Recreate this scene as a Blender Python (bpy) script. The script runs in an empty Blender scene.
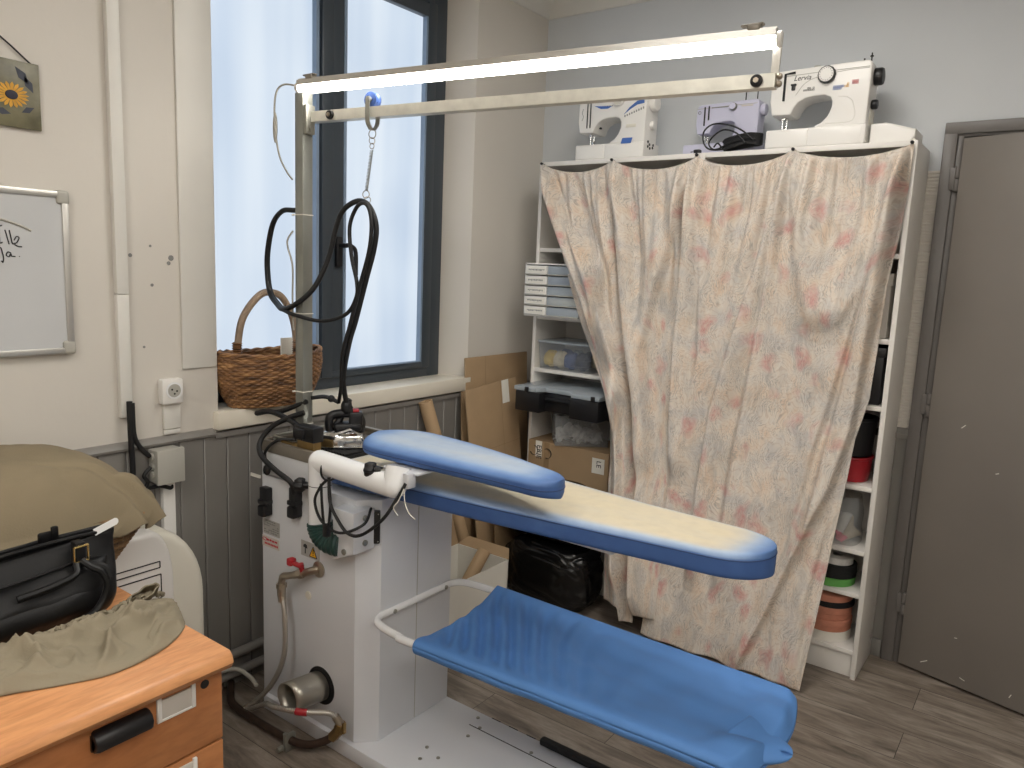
import bpy, bmesh, math, random
from math import sin, cos, pi, sqrt, radians as R
from mathutils import Vector as V, Matrix, noise
random.seed(7)
S = bpy.context.scene
COL = S.collection
WM = {}

# ---------------------------------------------------------------- helpers
def lin(c):
    return tuple(((x/255)/12.92 if x/255 <= .04045 else ((x/255+.055)/1.055)**2.4) for x in c)+(1,)

def sstep(a, b, x):
    t = max(0, min(1, (x-a)/(b-a))); return t*t*(3-2*t)

def lerp(a, b, t): return a+(b-a)*t

def interp(tab, z):
    """tab: list of (z, value) in ascending z"""
    if z <= tab[0][0]: return tab[0][1]
    for (a, va), (b, vb) in zip(tab, tab[1:]):
        if z <= b: return lerp(va, vb, (z-a)/(b-a))
    return tab[-1][1]

def catmull(pts, n=8, closed=False):
    P = [V(p) for p in pts]; out = []
    m = len(P)
    rng = range(m if closed else m-1)
    for i in rng:
        p1, p2 = P[i], P[(i+1) % m]
        p0 = P[i-1] if (i > 0 or closed) else p1*2-p2
        p3 = P[(i+2) % m] if (i+2 < m or closed) else p2*2-p1
        for k in range(n):
            t = k/n
            out.append(.5*((2*p1)+(p2-p0)*t+(2*p0-5*p1+4*p2-p3)*t*t+(3*p1-p0-3*p2+p3)*t**3))
    if not closed: out.append(P[-1])
    return out

class MB:
    def __init__(s):
        s.bm = bmesh.new(); s.uv = None
    def _xf(s, vs, M):
        if M is not None:
            for v in vs: v.co = M @ v.co
    def box(s, lo, hi, bev=0, M=None, seg=2):
        lo, hi = V(lo), V(hi)
        b = bmesh.new(); bmesh.ops.create_cube(b, size=1)
        c, d = (lo+hi)/2, hi-lo
        for v in b.verts: v.co = V((v.co.x*d.x, v.co.y*d.y, v.co.z*d.z))+c
        if bev: bmesh.ops.bevel(b, geom=b.edges[:], offset=min(bev, .49*min(abs(d.x), abs(d.y), abs(d.z))), segments=seg, affect='EDGES', profile=.5)
        s.merge(b, M); return s
    def merge(s, b, M=None):
        if M is not None: bmesh.ops.transform(b, matrix=M, verts=b.verts[:])
        me = bpy.data.meshes.new('tmp'); b.to_mesh(me); b.free()
        s.bm.from_mesh(me); bpy.data.meshes.remove(me)
    def cyl(s, p0, p1, r0, r1=None, n=20, bev=0):
        p0, p1 = V(p0), V(p1); r1 = r0 if r1 is None else r1
        b = bmesh.new(); L = (p1-p0).length
        bmesh.ops.create_cone(b, cap_ends=True, segments=n, radius1=r0, radius2=r1, depth=L)
        if bev:
            es = [e for e in b.edges if abs(e.verts[0].co.z-e.verts[1].co.z) < 1e-6 and len(e.link_faces) == 2]
            bmesh.ops.bevel(b, geom=es, offset=bev, segments=2, affect='EDGES', profile=.5)
        q = V((0, 0, 1)).rotation_difference((p1-p0).normalized())
        s.merge(b, Matrix.Translation((p0+p1)/2) @ q.to_matrix().to_4x4()); return s
    def sphere(s, c, r, n=12, sc=(1, 1, 1)):
        b = bmesh.new(); bmesh.ops.create_uvsphere(b, u_segments=n*2, v_segments=n, radius=r)
        s.merge(b, Matrix.Translation(c) @ Matrix.Diagonal((*sc, 1))); return s
    def tube(s, pts, r, n=10, closed=False, sq=None):
        """swept round (or sq=(w,h) rectangular) section; r number or function of t in 0..1"""
        P = [V(p) for p in pts]; m = len(P); rings = []
        T = []
        for i in range(m):
            a = P[i-1] if (i > 0 or closed) else P[i]
            b = P[(i+1) % m] if (i < m-1 or closed) else P[i]
            T.append((b-a).normalized())
        up = V((0, 0, 1)) if abs(T[0].z) < .9 else V((0, 1, 0))
        N = (up-T[0]*up.dot(T[0])).normalized()
        for i in range(m):
            if i: 
                N = T[i-1].rotation_difference(T[i]) @ N
                N = (N-T[i]*N.dot(T[i])).normalized()
            B = T[i].cross(N)
            rr = r(i/(m-1)) if callable(r) else r
            if sq:
                w, h = sq[0]/2, sq[1]/2
                offs = [(-w, -h), (w, -h), (w, h), (-w, h)]
            else:
                offs = [(rr*cos(2*pi*k/n), rr*sin(2*pi*k/n)) for k in range(n)]
            rings.append([s.bm.verts.new(P[i]+B*o[0]+N*o[1]) for o in offs])
        k = len(rings[0])
        for i in range(m if closed else m-1):
            a, b = rings[i], rings[(i+1) % m]
            for j in range(k): s.bm.faces.new((a[j], a[(j+1) % k], b[(j+1) % k], b[j]))
        if not closed:
            s.bm.faces.new(rings[0][::-1]); s.bm.faces.new(rings[-1])
        return s
    def lathe(s, prof, c=(0, 0, 0), n=32, M=None, close=True, rad=None):
        """prof: list of (r, z); rad(th, i) multiplies radius"""
        vs = []; rings = []
        for i, (r, z) in enumerate(prof):
            ring = []
            for k in range(n):
                th = 2*pi*k/n; q = r*(rad(th, i) if rad else 1)
                v = s.bm.verts.new((q*cos(th), q*sin(th), z)); ring.append(v); vs.append(v)
            rings.append(ring)
        for a, b in zip(rings, rings[1:]):
            for k in range(n): s.bm.faces.new((a[k], a[(k+1) % n], b[(k+1) % n], b[k]))
        if close:
            s.bm.faces.new(rings[0][::-1]); s.bm.faces.new(rings[-1])
        T = Matrix.Translation(c)
        s._xf(vs, T @ M if M is not None else T)
        return s
    def prism(s, outline, lo, hi, axis='y', bev=0, M=None, seg=2):
        """outline: 2-D polygon in the plane across axis, extruded lo..hi"""
        b = bmesh.new()
        f = {'y': lambda p, d: (p[0], d, p[1]), 'x': lambda p, d: (d, p[0], p[1]), 'z': lambda p, d: (p[0], p[1], d)}[axis]
        A = [b.verts.new(f(p, lo)) for p in outline]; B = [b.verts.new(f(p, hi)) for p in outline]
        n = len(A)
        fa = b.faces.new(A); fb = b.faces.new(B[::-1])
        for i in range(n): b.faces.new((A[i], B[i], B[(i+1) % n], A[(i+1) % n]))
        bmesh.ops.recalc_face_normals(b, faces=b.faces[:])
        if bev:
            es = list(set(fa.edges[:]+fb.edges[:]))
            bmesh.ops.bevel(b, geom=es, offset=bev, segments=seg, affect='EDGES', profile=.5)
        s.merge(b, M); return s
    def grid(s, fn, nu, nv, uvf=None, closeu=False):
        """fn(u, v) -> point; open sheet"""
        vv = [[s.bm.verts.new(fn(i/nu, j/nv)) for j in range(nv+1)] for i in range(nu if closeu else nu+1)]
        if uvf and s.uv is None: s.uv = s.bm.loops.layers.uv.new('UVMap')
        for i in range(nu):
            for j in range(nv):
                i2 = (i+1) % len(vv)
                f = s.bm.faces.new((vv[i][j], vv[i2][j], vv[i2][j+1], vv[i][j+1]))
                if uvf:
                    for l, (a, b) in zip(f.loops, ((i, j), (i+1, j), (i+1, j+1), (i, j+1))): l[s.uv].uv = uvf(a/nu, b/nv)
        return s
    def quad(s, *pts):
        s.bm.faces.new([s.bm.verts.new(p) for p in pts]); return s

def obj(name, mb, mat, parent=None, world=True, solid=0, smooth=40, attr=None):
    me = bpy.data.meshes.new(name)
    if parent is not None and world:
        bmesh.ops.transform(mb.bm, matrix=WM[parent.name].inverted(), verts=mb.bm.verts[:])
    if not solid and not attr: bmesh.ops.recalc_face_normals(mb.bm, faces=mb.bm.faces[:])
    mb.bm.to_mesh(me); mb.bm.free()
    me.materials.append(mat)
    if smooth:
        me.shade_smooth()
        me.set_sharp_from_angle(angle=R(smooth))
    o = bpy.data.objects.new(name, me); COL.objects.link(o)
    if parent is not None:
        o.parent = parent; WM[o.name] = WM[parent.name].copy()
    else: WM[o.name] = Matrix.Identity(4)
    if solid:
        m = o.modifiers.new('thickness', 'SOLIDIFY'); m.thickness = solid; m.offset = 0
    return o

def thing(name, label, cat, loc=(0, 0, 0), rz=0, group=None):
    o = bpy.data.objects.new(name, None); COL.objects.link(o)
    o.empty_display_size = .05
    o.location = loc; o.rotation_euler = (0, 0, rz)
    WM[o.name] = Matrix.Translation(loc) @ Matrix.Rotation(rz, 4, 'Z')
    return tag(o, label, cat, group)

def tag(o, label, cat, group=None):
    o['label'] = label; o['category'] = cat
    if group: o['group'] = group
    return o

def struct(name, mb, mat, parent=None, **k):
    o = obj(name, mb, mat, parent, **k)
    if parent is None: o['kind'] = 'structure'
    return o

def copy_tree(o, parent=None):
    c = o.copy(); COL.objects.link(c)
    if parent is not None: c.parent = parent
    for ch in list(o.children): copy_tree(ch, c)
    return c

def text(name, s, size, mat, parent, M, ext=.0006, shear=0):
    """flat lettering, M maps the text's xy plane into the world"""
    cu = bpy.data.curves.new(name, 'FONT'); cu.body = s; cu.size = size; cu.extrude = ext; cu.shear = shear
    cu.align_x = 'CENTER'; cu.align_y = 'CENTER'; cu.resolution_u = 3
    t = bpy.data.objects.new(name+'_src', cu); COL.objects.link(t)
    bpy.context.view_layer.update()
    me = bpy.data.meshes.new_from_object(t.evaluated_get(bpy.context.evaluated_depsgraph_get()))
    bpy.data.objects.remove(t); bpy.data.curves.remove(cu)
    me.transform(WM[parent.name].inverted() @ M)
    me.materials.clear(); me.materials.append(mat); me.name = name
    o = bpy.data.objects.new(name, me); COL.objects.link(o); o.parent = parent
    WM[o.name] = WM[parent.name].copy(); return o

# face frames for lettering: local x along the text, y up, z out of the surface
def face_front(x, y, z):      # surface faces -y
    return Matrix(((1, 0, 0, x), (0, 0, -1, y), (0, 1, 0, z), (0, 0, 0, 1)))
def face_right(x, y, z):      # surface faces +x; text runs along +y
    return Matrix(((0, 0, 1, x), (1, 0, 0, y), (0, 1, 0, z), (0, 0, 0, 1)))

# ---------------------------------------------------------------- materials
MATS = {}
def nodes(name):
    m = bpy.data.materials.new(name); m.use_nodes = True
    nt = m.node_tree; b = nt.nodes['Principled BSDF']
    return m, nt, b
def N(nt, t, **k):
    n = nt.nodes.new(t)
    for a, v in k.items():
        if a in n.inputs: n.inputs[a].default_value = v
        else: setattr(n, a, v)
    return n
def mixc(nt, fac, a, b, mode='MIX'):
    n = nt.nodes.new('ShaderNodeMix'); n.data_type = 'RGBA'; n.blend_type = mode
    for sock, v in ((n.inputs[0], fac), (n.inputs[6], a), (n.inputs[7], b)):
        if hasattr(v, 'links') or isinstance(v, bpy.types.NodeSocket): nt.links.new(v, sock)
        else: sock.default_value = v
    return n.outputs[2]
def ramp(nt, src, stops):
    n = nt.nodes.new('ShaderNodeValToRGB'); e = n.color_ramp.elements
    while len(e) < len(stops): e.new(.5)
    for k, (p, c) in zip(e, stops):
        k.position = p; k.color = c if len(c) == 4 else (*c, 1)
    nt.links.new(src, n.inputs[0]); return n.outputs[0]
W4, B4 = (1, 1, 1, 1), (0, 0, 0, 1)

def mat(name, rgb, rough=.5, metal=0, var=.06, vs=6, bump=0, bs=60, spec=.5, stretch=(1, 1, 1), **k):
    """plain procedural finish: base colour with a little noise, optional bump"""
    m, nt, b = nodes(name)
    tc = N(nt, 'ShaderNodeTexCoord'); mp = N(nt, 'ShaderNodeMapping', Scale=stretch)
    nt.links.new(tc.outputs['Object'], mp.inputs[0])
    nz = N(nt, 'ShaderNodeTexNoise', Scale=vs, Detail=4); nt.links.new(mp.outputs[0], nz.inputs[0])
    c = lin(rgb)
    lo = tuple(x*(1-var) for x in c[:3])+(1,); hi = tuple(min(1, x*(1+var)) for x in c[:3])+(1,)
    nt.links.new(ramp(nt, nz.outputs[0], [(.3, lo), (.7, hi)]), b.inputs['Base Color'])
    b.inputs['Roughness'].default_value = rough; b.inputs['Metallic'].default_value = metal
    b.inputs['Specular IOR Level'].default_value = spec
    if bump:
        n2 = N(nt, 'ShaderNodeTexNoise', Scale=bs, Detail=3); nt.links.new(mp.outputs[0], n2.inputs[0])
        bp = N(nt, 'ShaderNodeBump', Strength=bump, Distance=.004); nt.links.new(n2.outputs[0], bp.inputs['Height'])
        nt.links.new(bp.outputs[0], b.inputs['Normal'])
    for a, v in k.items(): b.inputs[a.replace('_', ' ')].default_value = v
    MATS[name] = m; return m

def glow(name, rgb, strength):
    m, nt, b = nodes(name)
    b.inputs['Base Color'].default_value = lin(rgb)
    b.inputs['Emission Color'].default_value = lin(rgb); b.inputs['Emission Strength'].default_value = strength
    return m

wall_paint = mat('wall_paint', (212, 207, 199), .55, var=.03, vs=2, bump=.15, bs=25)
wall_paint_window_tint = mat('wall_paint_window_tint', (205, 209, 213), .6, var=.03, vs=2, bump=.1, bs=25)  # greyed wall paint with the window's bluish light put into its colour
trim_paint = mat('trim_paint', (222, 220, 214), .4, var=.02)
dado_paint = mat('dado_paint', (128, 125, 121), .45, var=.08, vs=5, bump=.15, bs=15, stretch=(1, 1, .3))
door_paint = mat('door_paint', (121, 115, 109), .42, var=.05, vs=3, bump=.04, bs=200)
frame_paint = mat('frame_paint', (104, 100, 97), .42, var=.04)
ceiling_paint = mat('ceiling_paint', (224, 222, 216), .7, var=.02)
sill_paint = mat('sill_paint', (232, 226, 212), .35, var=.03)
anthracite = mat('anthracite', (58, 66, 74), .35, var=.03)
seal_grey = mat('seal_grey', (128, 146, 168), .5)
shelf_white = mat('shelf_white', (228, 225, 220), .35, var=.02)
white_enamel = mat('white_enamel', (214, 216, 220), .3, var=.03, vs=3)
white_plastic = mat('white_plastic', (232, 230, 226), .32, var=.02)
white_gloss = mat('white_gloss', (236, 237, 238), .16, var=.01)
cream_plastic = mat('cream_plastic', (222, 218, 205), .4, var=.03)
grey_plastic = mat('grey_plastic', (176, 174, 166), .45, var=.03)
lilac_plastic = mat('lilac_plastic', (196, 196, 216), .35, var=.02)
black_plastic = mat('black_plastic', (22, 22, 25), .38, var=.1)
black_rubber = mat('black_rubber', (16, 17, 20), .5, var=.1)
black_slot = mat('black_slot', (10, 10, 11), .7)
black_steel = mat('black_steel', (26, 25, 26), .4, metal=.3)
galv = mat('galvanised_steel', (158, 158, 150), .38, metal=.75, var=.15, vs=18)
zinc_rail = mat('zinc_rail', (214, 212, 202), .36, metal=.4, var=.1, vs=25)
steel_post = mat('steel_post', (150, 152, 146), .4, metal=.6, var=.1, vs=8)
chrome = mat('chrome', (215, 215, 215), .12, metal=1, var=.02)
brass = mat('brass', (158, 132, 88), .35, metal=.9, var=.15, vs=30)
nickel = mat('nickel', (176, 165, 150), .28, metal=.9, var=.1, vs=40)
copper_dark = mat('dark_copper', (72, 58, 50), .45, metal=.6, var=.3, vs=14)
duct_steel = mat('duct_steel', (170, 166, 156), .35, metal=.8, var=.12, vs=10)
red_plastic = mat('red_plastic', (168, 40, 48), .4)
blue_wheel = mat('blue_wheel', (58, 84, 142), .35)
green_duct = mat('green_duct', (36, 66, 62), .45, var=.1)
cap_metal = mat('cap_metal', (142, 136, 126), .4, metal=.4, var=.12, vs=12)
black_leather = mat('black_leather', (15, 15, 17), .44, var=.15, vs=12, bump=.12, bs=90, spec=.35)
gold_metal = mat('gold_metal', (215, 190, 130), .25, metal=1)
khaki = mat('khaki_cotton', (134, 122, 100), .85, var=.06, vs=9, bump=.2, bs=240, spec=.2)
khaki_light = mat('khaki_cover_cotton', (142, 133, 114), .85, var=.06, vs=9, bump=.2, bs=240, spec=.2)
blue_cloth = mat('blue_tray_cloth', (88, 136, 200), .6, var=.06, vs=5, bump=.1, bs=300, spec=.3)
piping_blue = mat('piping_blue', (46, 70, 116), .6)
sticker_grey = mat('sticker_grey', (172, 170, 166), .5)
board_under = mat('board_underside', (56, 62, 74), .6)
kraft = mat('kraft_cardboard', (166, 140, 108), .75, var=.07, vs=7, bump=.06, bs=90)
kraft_dark = mat('kraft_cardboard_dark', (146, 121, 90), .75, var=.07, vs=7)
kraft_roll = mat('kraft_roll', (184, 156, 122), .7, var=.06)
paper_white = mat('paper_white', (232, 229, 220), .7, var=.03)
bag_black = mat('bin_bag_film', (12, 12, 13), .24, var=.1, bump=.08, bs=25)
terracotta = mat('terracotta_webbing', (196, 132, 108), .7, var=.1, vs=30)
green_web = mat('green_webbing', (100, 168, 84), .7, var=.08)
black_web = mat('black_webbing', (18, 18, 20), .75)
red_pot = mat('red_pot', (160, 28, 40), .35, var=.1)
ink = mat('ink', (34, 34, 38), .6)
ink_blue = mat('ink_blue', (66, 104, 176), .5)
ink_red = mat('ink_red', (190, 50, 60), .5)
ink_pink = mat('ink_pink', (225, 120, 140), .5)
ink_grey = mat('ink_grey', (130, 130, 128), .6)
label_card = mat('label_card', (206, 200, 192), .6)
sign_yellow = mat('sign_yellow', (236, 178, 40), .5)
white_board = mat('white_board', (198, 200, 202), .25, var=.02)
alu = mat('aluminium', (205, 203, 198), .35, metal=.7, var=.04)
beige_card = mat('beige_card', (196, 182, 156), .7)
dark_blue_box = mat('dark_blue_print', (40, 62, 104), .5)
bobbin_white = mat('white_scraps', (216, 214, 210), .7, var=.1, vs=60)
yarn_blue = mat('blue_yarn', (58, 78, 128), .9, var=.25, vs=40)
yarn_navy = mat('navy_yarn', (34, 40, 66), .9, var=.25, vs=40)
yarn_cream = mat('cream_yarn', (206, 196, 170), .9, var=.15, vs=40)
yarn_yellow = mat('yellow_yarn', (206, 180, 96), .9, var=.15, vs=40)
yarn_grey = mat('grey_yarn', (140, 146, 158), .9, var=.2, vs=40)

def clear_plastic(name, rgb, alpha, rough=.15):
    m, nt, b = nodes(name)
    b.inputs['Base Color'].default_value = lin(rgb); b.inputs['Roughness'].default_value = rough
    tr = N(nt, 'ShaderNodeBsdfTransparent'); mx = N(nt, 'ShaderNodeMixShader', Fac=alpha)
    nt.links.new(tr.outputs[0], mx.inputs[1]); nt.links.new(b.outputs[0], mx.inputs[2])
    nt.links.new(mx.outputs[0], nt.nodes['Material Output'].inputs[0]); return m
clear_box = clear_plastic('clear_box_plastic', (190, 196, 202), .14)
frost_box = clear_plastic('frosted_box_plastic', (196, 200, 202), .2, .3)
clear_lid = clear_plastic('clear_lid_plastic', (196, 206, 214), .55, .2)

def wood_mat(name, a, b_, scale=3, rough=.4, stretch=(2, 14, 14), grain=40):
    m, nt, b = nodes(name)
    tc = N(nt, 'ShaderNodeTexCoord'); mp = N(nt, 'ShaderNodeMapping', Scale=stretch)
    nt.links.new(tc.outputs['Object'], mp.inputs[0])
    n1 = N(nt, 'ShaderNodeTexNoise', Scale=scale, Detail=6, Distortion=.6); nt.links.new(mp.outputs[0], n1.inputs[0])
    n2 = N(nt, 'ShaderNodeTexNoise', Scale=grain/4, Detail=3); nt.links.new(mp.outputs[0], n2.inputs[0])
    c1 = ramp(nt, n1.outputs[0], [(.3, lin(a)), (.7, lin(b_))])
    c2 = ramp(nt, n2.outputs[0], [(.35, (.82, .8, .78, 1)), (.6, W4)])
    nt.links.new(mixc(nt, .8, c1, c2, 'MULTIPLY'), b.inputs['Base Color'])
    b.inputs['Roughness'].default_value = rough
    bp = N(nt, 'ShaderNodeBump', Strength=.05, Distance=.002); nt.links.new(n2.outputs[0], bp.inputs['Height'])
    nt.links.new(bp.outputs[0], b.inputs['Normal']); return m
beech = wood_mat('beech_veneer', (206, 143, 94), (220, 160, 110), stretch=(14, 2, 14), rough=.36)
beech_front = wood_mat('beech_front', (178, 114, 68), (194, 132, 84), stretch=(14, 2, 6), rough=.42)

def floor_mat():
    m, nt, b = nodes('vinyl_planks')
    tc = N(nt, 'ShaderNodeTexCoord')
    br = N(nt, 'ShaderNodeTexBrick', Scale=1)
    br.inputs['Brick Width'].default_value = 1.22; br.inputs['Row Height'].default_value = .18
    br.inputs['Mortar Size'].default_value = .0012; br.inputs['Mortar Smooth'].default_value = .3
    br.inputs['Color1'].default_value = (0, 0, 0, 1); br.inputs['Color2'].default_value = (1, 1, 1, 1); br.inputs['Mortar'].default_value = (.5, .5, .5, 1)
    br.offset = .37; nt.links.new(tc.outputs['Object'], br.inputs[0])
    mp = N(nt, 'ShaderNodeMapping', Scale=(2.2, 11, 1)); nt.links.new(tc.outputs['Object'], mp.inputs[0])
    # shift the grain from plank to plank
    add = N(nt, 'ShaderNodeVectorMath'); add.operation = 'ADD'
    sc = N(nt, 'ShaderNodeVectorMath'); sc.operation = 'SCALE'; sc.inputs[3].default_value = 7.3
    nt.links.new(br.outputs['Color'], sc.inputs[0]); nt.links.new(mp.outputs[0], add.inputs[0]); nt.links.new(sc.outputs[0], add.inputs[1])
    n1 = N(nt, 'ShaderNodeTexNoise', Scale=1.6, Detail=8, Roughness=.62, Distortion=.8); nt.links.new(add.outputs[0], n1.inputs[0])
    n2 = N(nt, 'ShaderNodeTexNoise', Scale=9, Detail=5, Roughness=.7); nt.links.new(add.outputs[0], n2.inputs[0])
    c1 = ramp(nt, n1.outputs[0], [(.3, lin((98, 89, 82))), (.5, lin((140, 129, 118))), (.72, lin((172, 162, 151)))])
    c2 = ramp(nt, n2.outputs[0], [(.3, (.7, .68, .66, 1)), (.6, W4)])
    c = mixc(nt, .7, c1, c2, 'MULTIPLY')
    tone = ramp(nt, br.outputs['Color'], [(0, (.84, .83, .82, 1)), (1, (1.0, 1.0, 1.0, 1))])
    c = mixc(nt, 1, c, tone, 'MULTIPLY')
    c = mixc(nt, br.outputs['Fac'], c, lin((52, 46, 42)))
    nt.links.new(c, b.inputs['Base Color'])
    b.inputs['Roughness'].default_value = .42
    bp = N(nt, 'ShaderNodeBump', Strength=.12, Distance=.003); nt.links.new(n2.outputs[0], bp.inputs['Height'])
    nt.links.new(bp.outputs[0], b.inputs['Normal']); return m

def wicker_mat(name, a, b_, c_):
    m, nt, b = nodes(name)
    tc = N(nt, 'ShaderNodeTexCoord'); 
    mp = N(nt, 'ShaderNodeMapping', Scale=(18, 18, 90)); nt.links.new(tc.outputs['Object'], mp.inputs[0])
    n1 = N(nt, 'ShaderNodeTexNoise', Scale=1, Detail=4); nt.links.new(mp.outputs[0], n1.inputs[0])
    nt.links.new(ramp(nt, n1.outputs[0], [(.3, lin(a)), (.5, lin(b_)), (.72, lin(c_))]), b.inputs['Base Color'])
    b.inputs['Roughness'].default_value = .5; return m
wicker = wicker_mat('brown_wicker', (66, 44, 28), (130, 92, 58), (178, 134, 88))
wicker_grey = wicker_mat('hamper_wicker', (74, 54, 36), (128, 98, 66), (160, 128, 90))
wicker_handle = mat('willow_handle', (158, 138, 118), .6, var=.15, vs=40)

def curtain_mat():
    m, nt, b = nodes('floral_curtain')
    tc = N(nt, 'ShaderNodeTexCoord')
    nd = N(nt, 'ShaderNodeTexNoise', Scale=7, Detail=2); nt.links.new(tc.outputs['UV'], nd.inputs[0])
    off = N(nt, 'ShaderNodeVectorMath'); off.operation = 'SCALE'; off.inputs[3].default_value = .16
    nt.links.new(nd.outputs['Color'], off.inputs[0])
    ad = N(nt, 'ShaderNodeVectorMath'); ad.operation = 'ADD'; nt.links.new(tc.outputs['UV'], ad.inputs[0]); nt.links.new(off.outputs[0], ad.inputs[1])
    # soft peach and grey fields
    nb = N(nt, 'ShaderNodeTexNoise', Scale=9, Detail=3); nt.links.new(tc.outputs['UV'], nb.inputs[0])
    base = ramp(nt, nb.outputs[0], [(.32, lin((214, 209, 204))), (.5, lin((233, 223, 211))), (.68, lin((233, 213, 193)))])
    # feathery leaf veins
    wv = N(nt, 'ShaderNodeTexWave', Scale=26, Distortion=11, Detail=3); wv.inputs['Detail Scale'].default_value = 1.6
    nt.links.new(ad.outputs[0], wv.inputs[0])
    veins = ramp(nt, wv.outputs[0], [(.0, W4), (.22, (.25, .25, .25, 1)), (.4, B4)])
    nm = N(nt, 'ShaderNodeTexNoise', Scale=14, Detail=2); nt.links.new(tc.outputs['UV'], nm.inputs[0])
    msk = ramp(nt, nm.outputs[0], [(.42, B4), (.55, W4)])
    vf = mixc(nt, 1, veins, msk, 'MULTIPLY')
    vf2 = mixc(nt, 1, vf, (.55, .55, .55, 1), 'MULTIPLY')
    c = mixc(nt, vf2, base, lin((158, 154, 150)))
    wv2 = N(nt, 'ShaderNodeTexWave', Scale=18, Distortion=14, Detail=3, bands_direction='Y'); nt.links.new(ad.outputs[0], wv2.inputs[0])
    w2 = ramp(nt, wv2.outputs[0], [(.0, (.32, .32, .32, 1)), (.16, B4)])
    c = mixc(nt, w2, c, lin((188, 160, 138)))
    wv3 = N(nt, 'ShaderNodeTexWave', Scale=13, Distortion=11, Detail=3); nt.links.new(ad.outputs[0], wv3.inputs[0])
    w3 = ramp(nt, wv3.outputs[0], [(.82, B4), (.97, (.35, .35, .35, 1))])
    c = mixc(nt, w3, c, lin((244, 238, 230)))
    # streaky grey-green leaf sprays
    ml = N(nt, 'ShaderNodeMapping', Scale=(16, 5, 1)); ml.inputs['Rotation'].default_value = (0, 0, .5); nt.links.new(ad.outputs[0], ml.inputs[0])
    nl = N(nt, 'ShaderNodeTexNoise', Scale=1, Detail=5, Roughness=.7); nt.links.new(ml.outputs[0], nl.inputs[0])
    c = mixc(nt, ramp(nt, nl.outputs[0], [(.5, B4), (.68, (.5, .5, .5, 1))]), c, lin((176, 172, 166)))
    # pink flower heads
    vo = N(nt, 'ShaderNodeTexVoronoi', Scale=7.5); nt.links.new(ad.outputs[0], vo.inputs[0])
    pk = ramp(nt, vo.outputs['Distance'], [(.12, (.6, .6, .6, 1)), (.36, B4)])
    n5 = N(nt, 'ShaderNodeTexNoise', Scale=60, Detail=2); nt.links.new(tc.outputs['UV'], n5.inputs[0])
    pk = mixc(nt, .8, pk, ramp(nt, n5.outputs[0], [(.3, (.3, .3, .3, 1)), (.6, W4)]), 'MULTIPLY')
    c = mixc(nt, pk, c, lin((212, 132, 128)))
    nt.links.new(c, b.inputs['Base Color']); b.inputs['Roughness'].default_value = .8
    b.inputs['Specular IOR Level'].default_value = .25
    tl = N(nt, 'ShaderNodeBsdfTranslucent'); nt.links.new(c, tl.inputs[0])
    mx = N(nt, 'ShaderNodeMixShader', Fac=.18)
    nt.links.new(b.outputs[0], mx.inputs[1]); nt.links.new(tl.outputs[0], mx.inputs[2])
    nt.links.new(mx.outputs[0], nt.nodes['Material Output'].inputs[0])
    bp = N(nt, 'ShaderNodeBump', Strength=.18, Distance=.005)
    n6 = N(nt, 'ShaderNodeTexNoise', Scale=26, Detail=5); nt.links.new(tc.outputs['UV'], n6.inputs[0])
    nt.links.new(n6.outputs[0], bp.inputs['Height']); nt.links.new(bp.outputs[0], b.inputs['Normal'])
    return m

def board_mat():
    """blue pad cover, bleached to cream along its middle by use"""
    m, nt, b = nodes('worn_blue_pad')
    at = N(nt, 'ShaderNodeAttribute', attribute_name='wear'); tc = N(nt, 'ShaderNodeTexCoord')
    n1 = N(nt, 'ShaderNodeTexNoise', Scale=9, Detail=6, Roughness=.65); mp = N(nt, 'ShaderNodeMapping', Scale=(.4, 1.3, 1)); nt.links.new(tc.outputs['Object'], mp.inputs[0]); nt.links.new(mp.outputs[0], n1.inputs[0])
    n2 = N(nt, 'ShaderNodeTexNoise', Scale=30, Detail=4); nt.links.new(tc.outputs['Object'], n2.inputs[0])
    ma = N(nt, 'ShaderNodeMath', operation='MULTIPLY_ADD'); nt.links.new(n1.outputs[0], ma.inputs[0]); ma.inputs[1].default_value = .3
    sb = N(nt, 'ShaderNodeMath', operation='SUBTRACT'); nt.links.new(at.outputs['Fac'], sb.inputs[0]); sb.inputs[1].default_value = .15
    nt.links.new(sb.outputs[0], ma.inputs[2])
    c = ramp(nt, ma.outputs[0], [(.0, lin((60, 94, 152))), (.2, lin((92, 128, 184))), (.42, lin((138, 166, 207))), (.62, lin((176, 192, 212))), (.82, lin((210, 206, 196))), (1, lin((224, 212, 184)))])
    c = mixc(nt, .35, c, ramp(nt, n2.outputs[0], [(.3, (.8, .8, .82, 1)), (.6, W4)]), 'MULTIPLY')
    nt.links.new(c, b.inputs['Base Color']); b.inputs['Roughness'].default_value = .55
    return m

def braid_mat():
    m, nt, b = nodes('steel_braid')
    tc = N(nt, 'ShaderNodeTexCoord'); w = N(nt, 'ShaderNodeTexWave', Scale=90, Distortion=3, bands_direction='DIAGONAL')
    nt.links.new(tc.outputs['Object'], w.inputs[0])
    nt.links.new(ramp(nt, w.outputs[0], [(.2, lin((120, 116, 110))), (.7, lin((218, 212, 203)))]), b.inputs['Base Color'])
    b.inputs['Metallic'].default_value = .7; b.inputs['Roughness'].default_value = .4; return m
braid = braid_mat()

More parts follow.
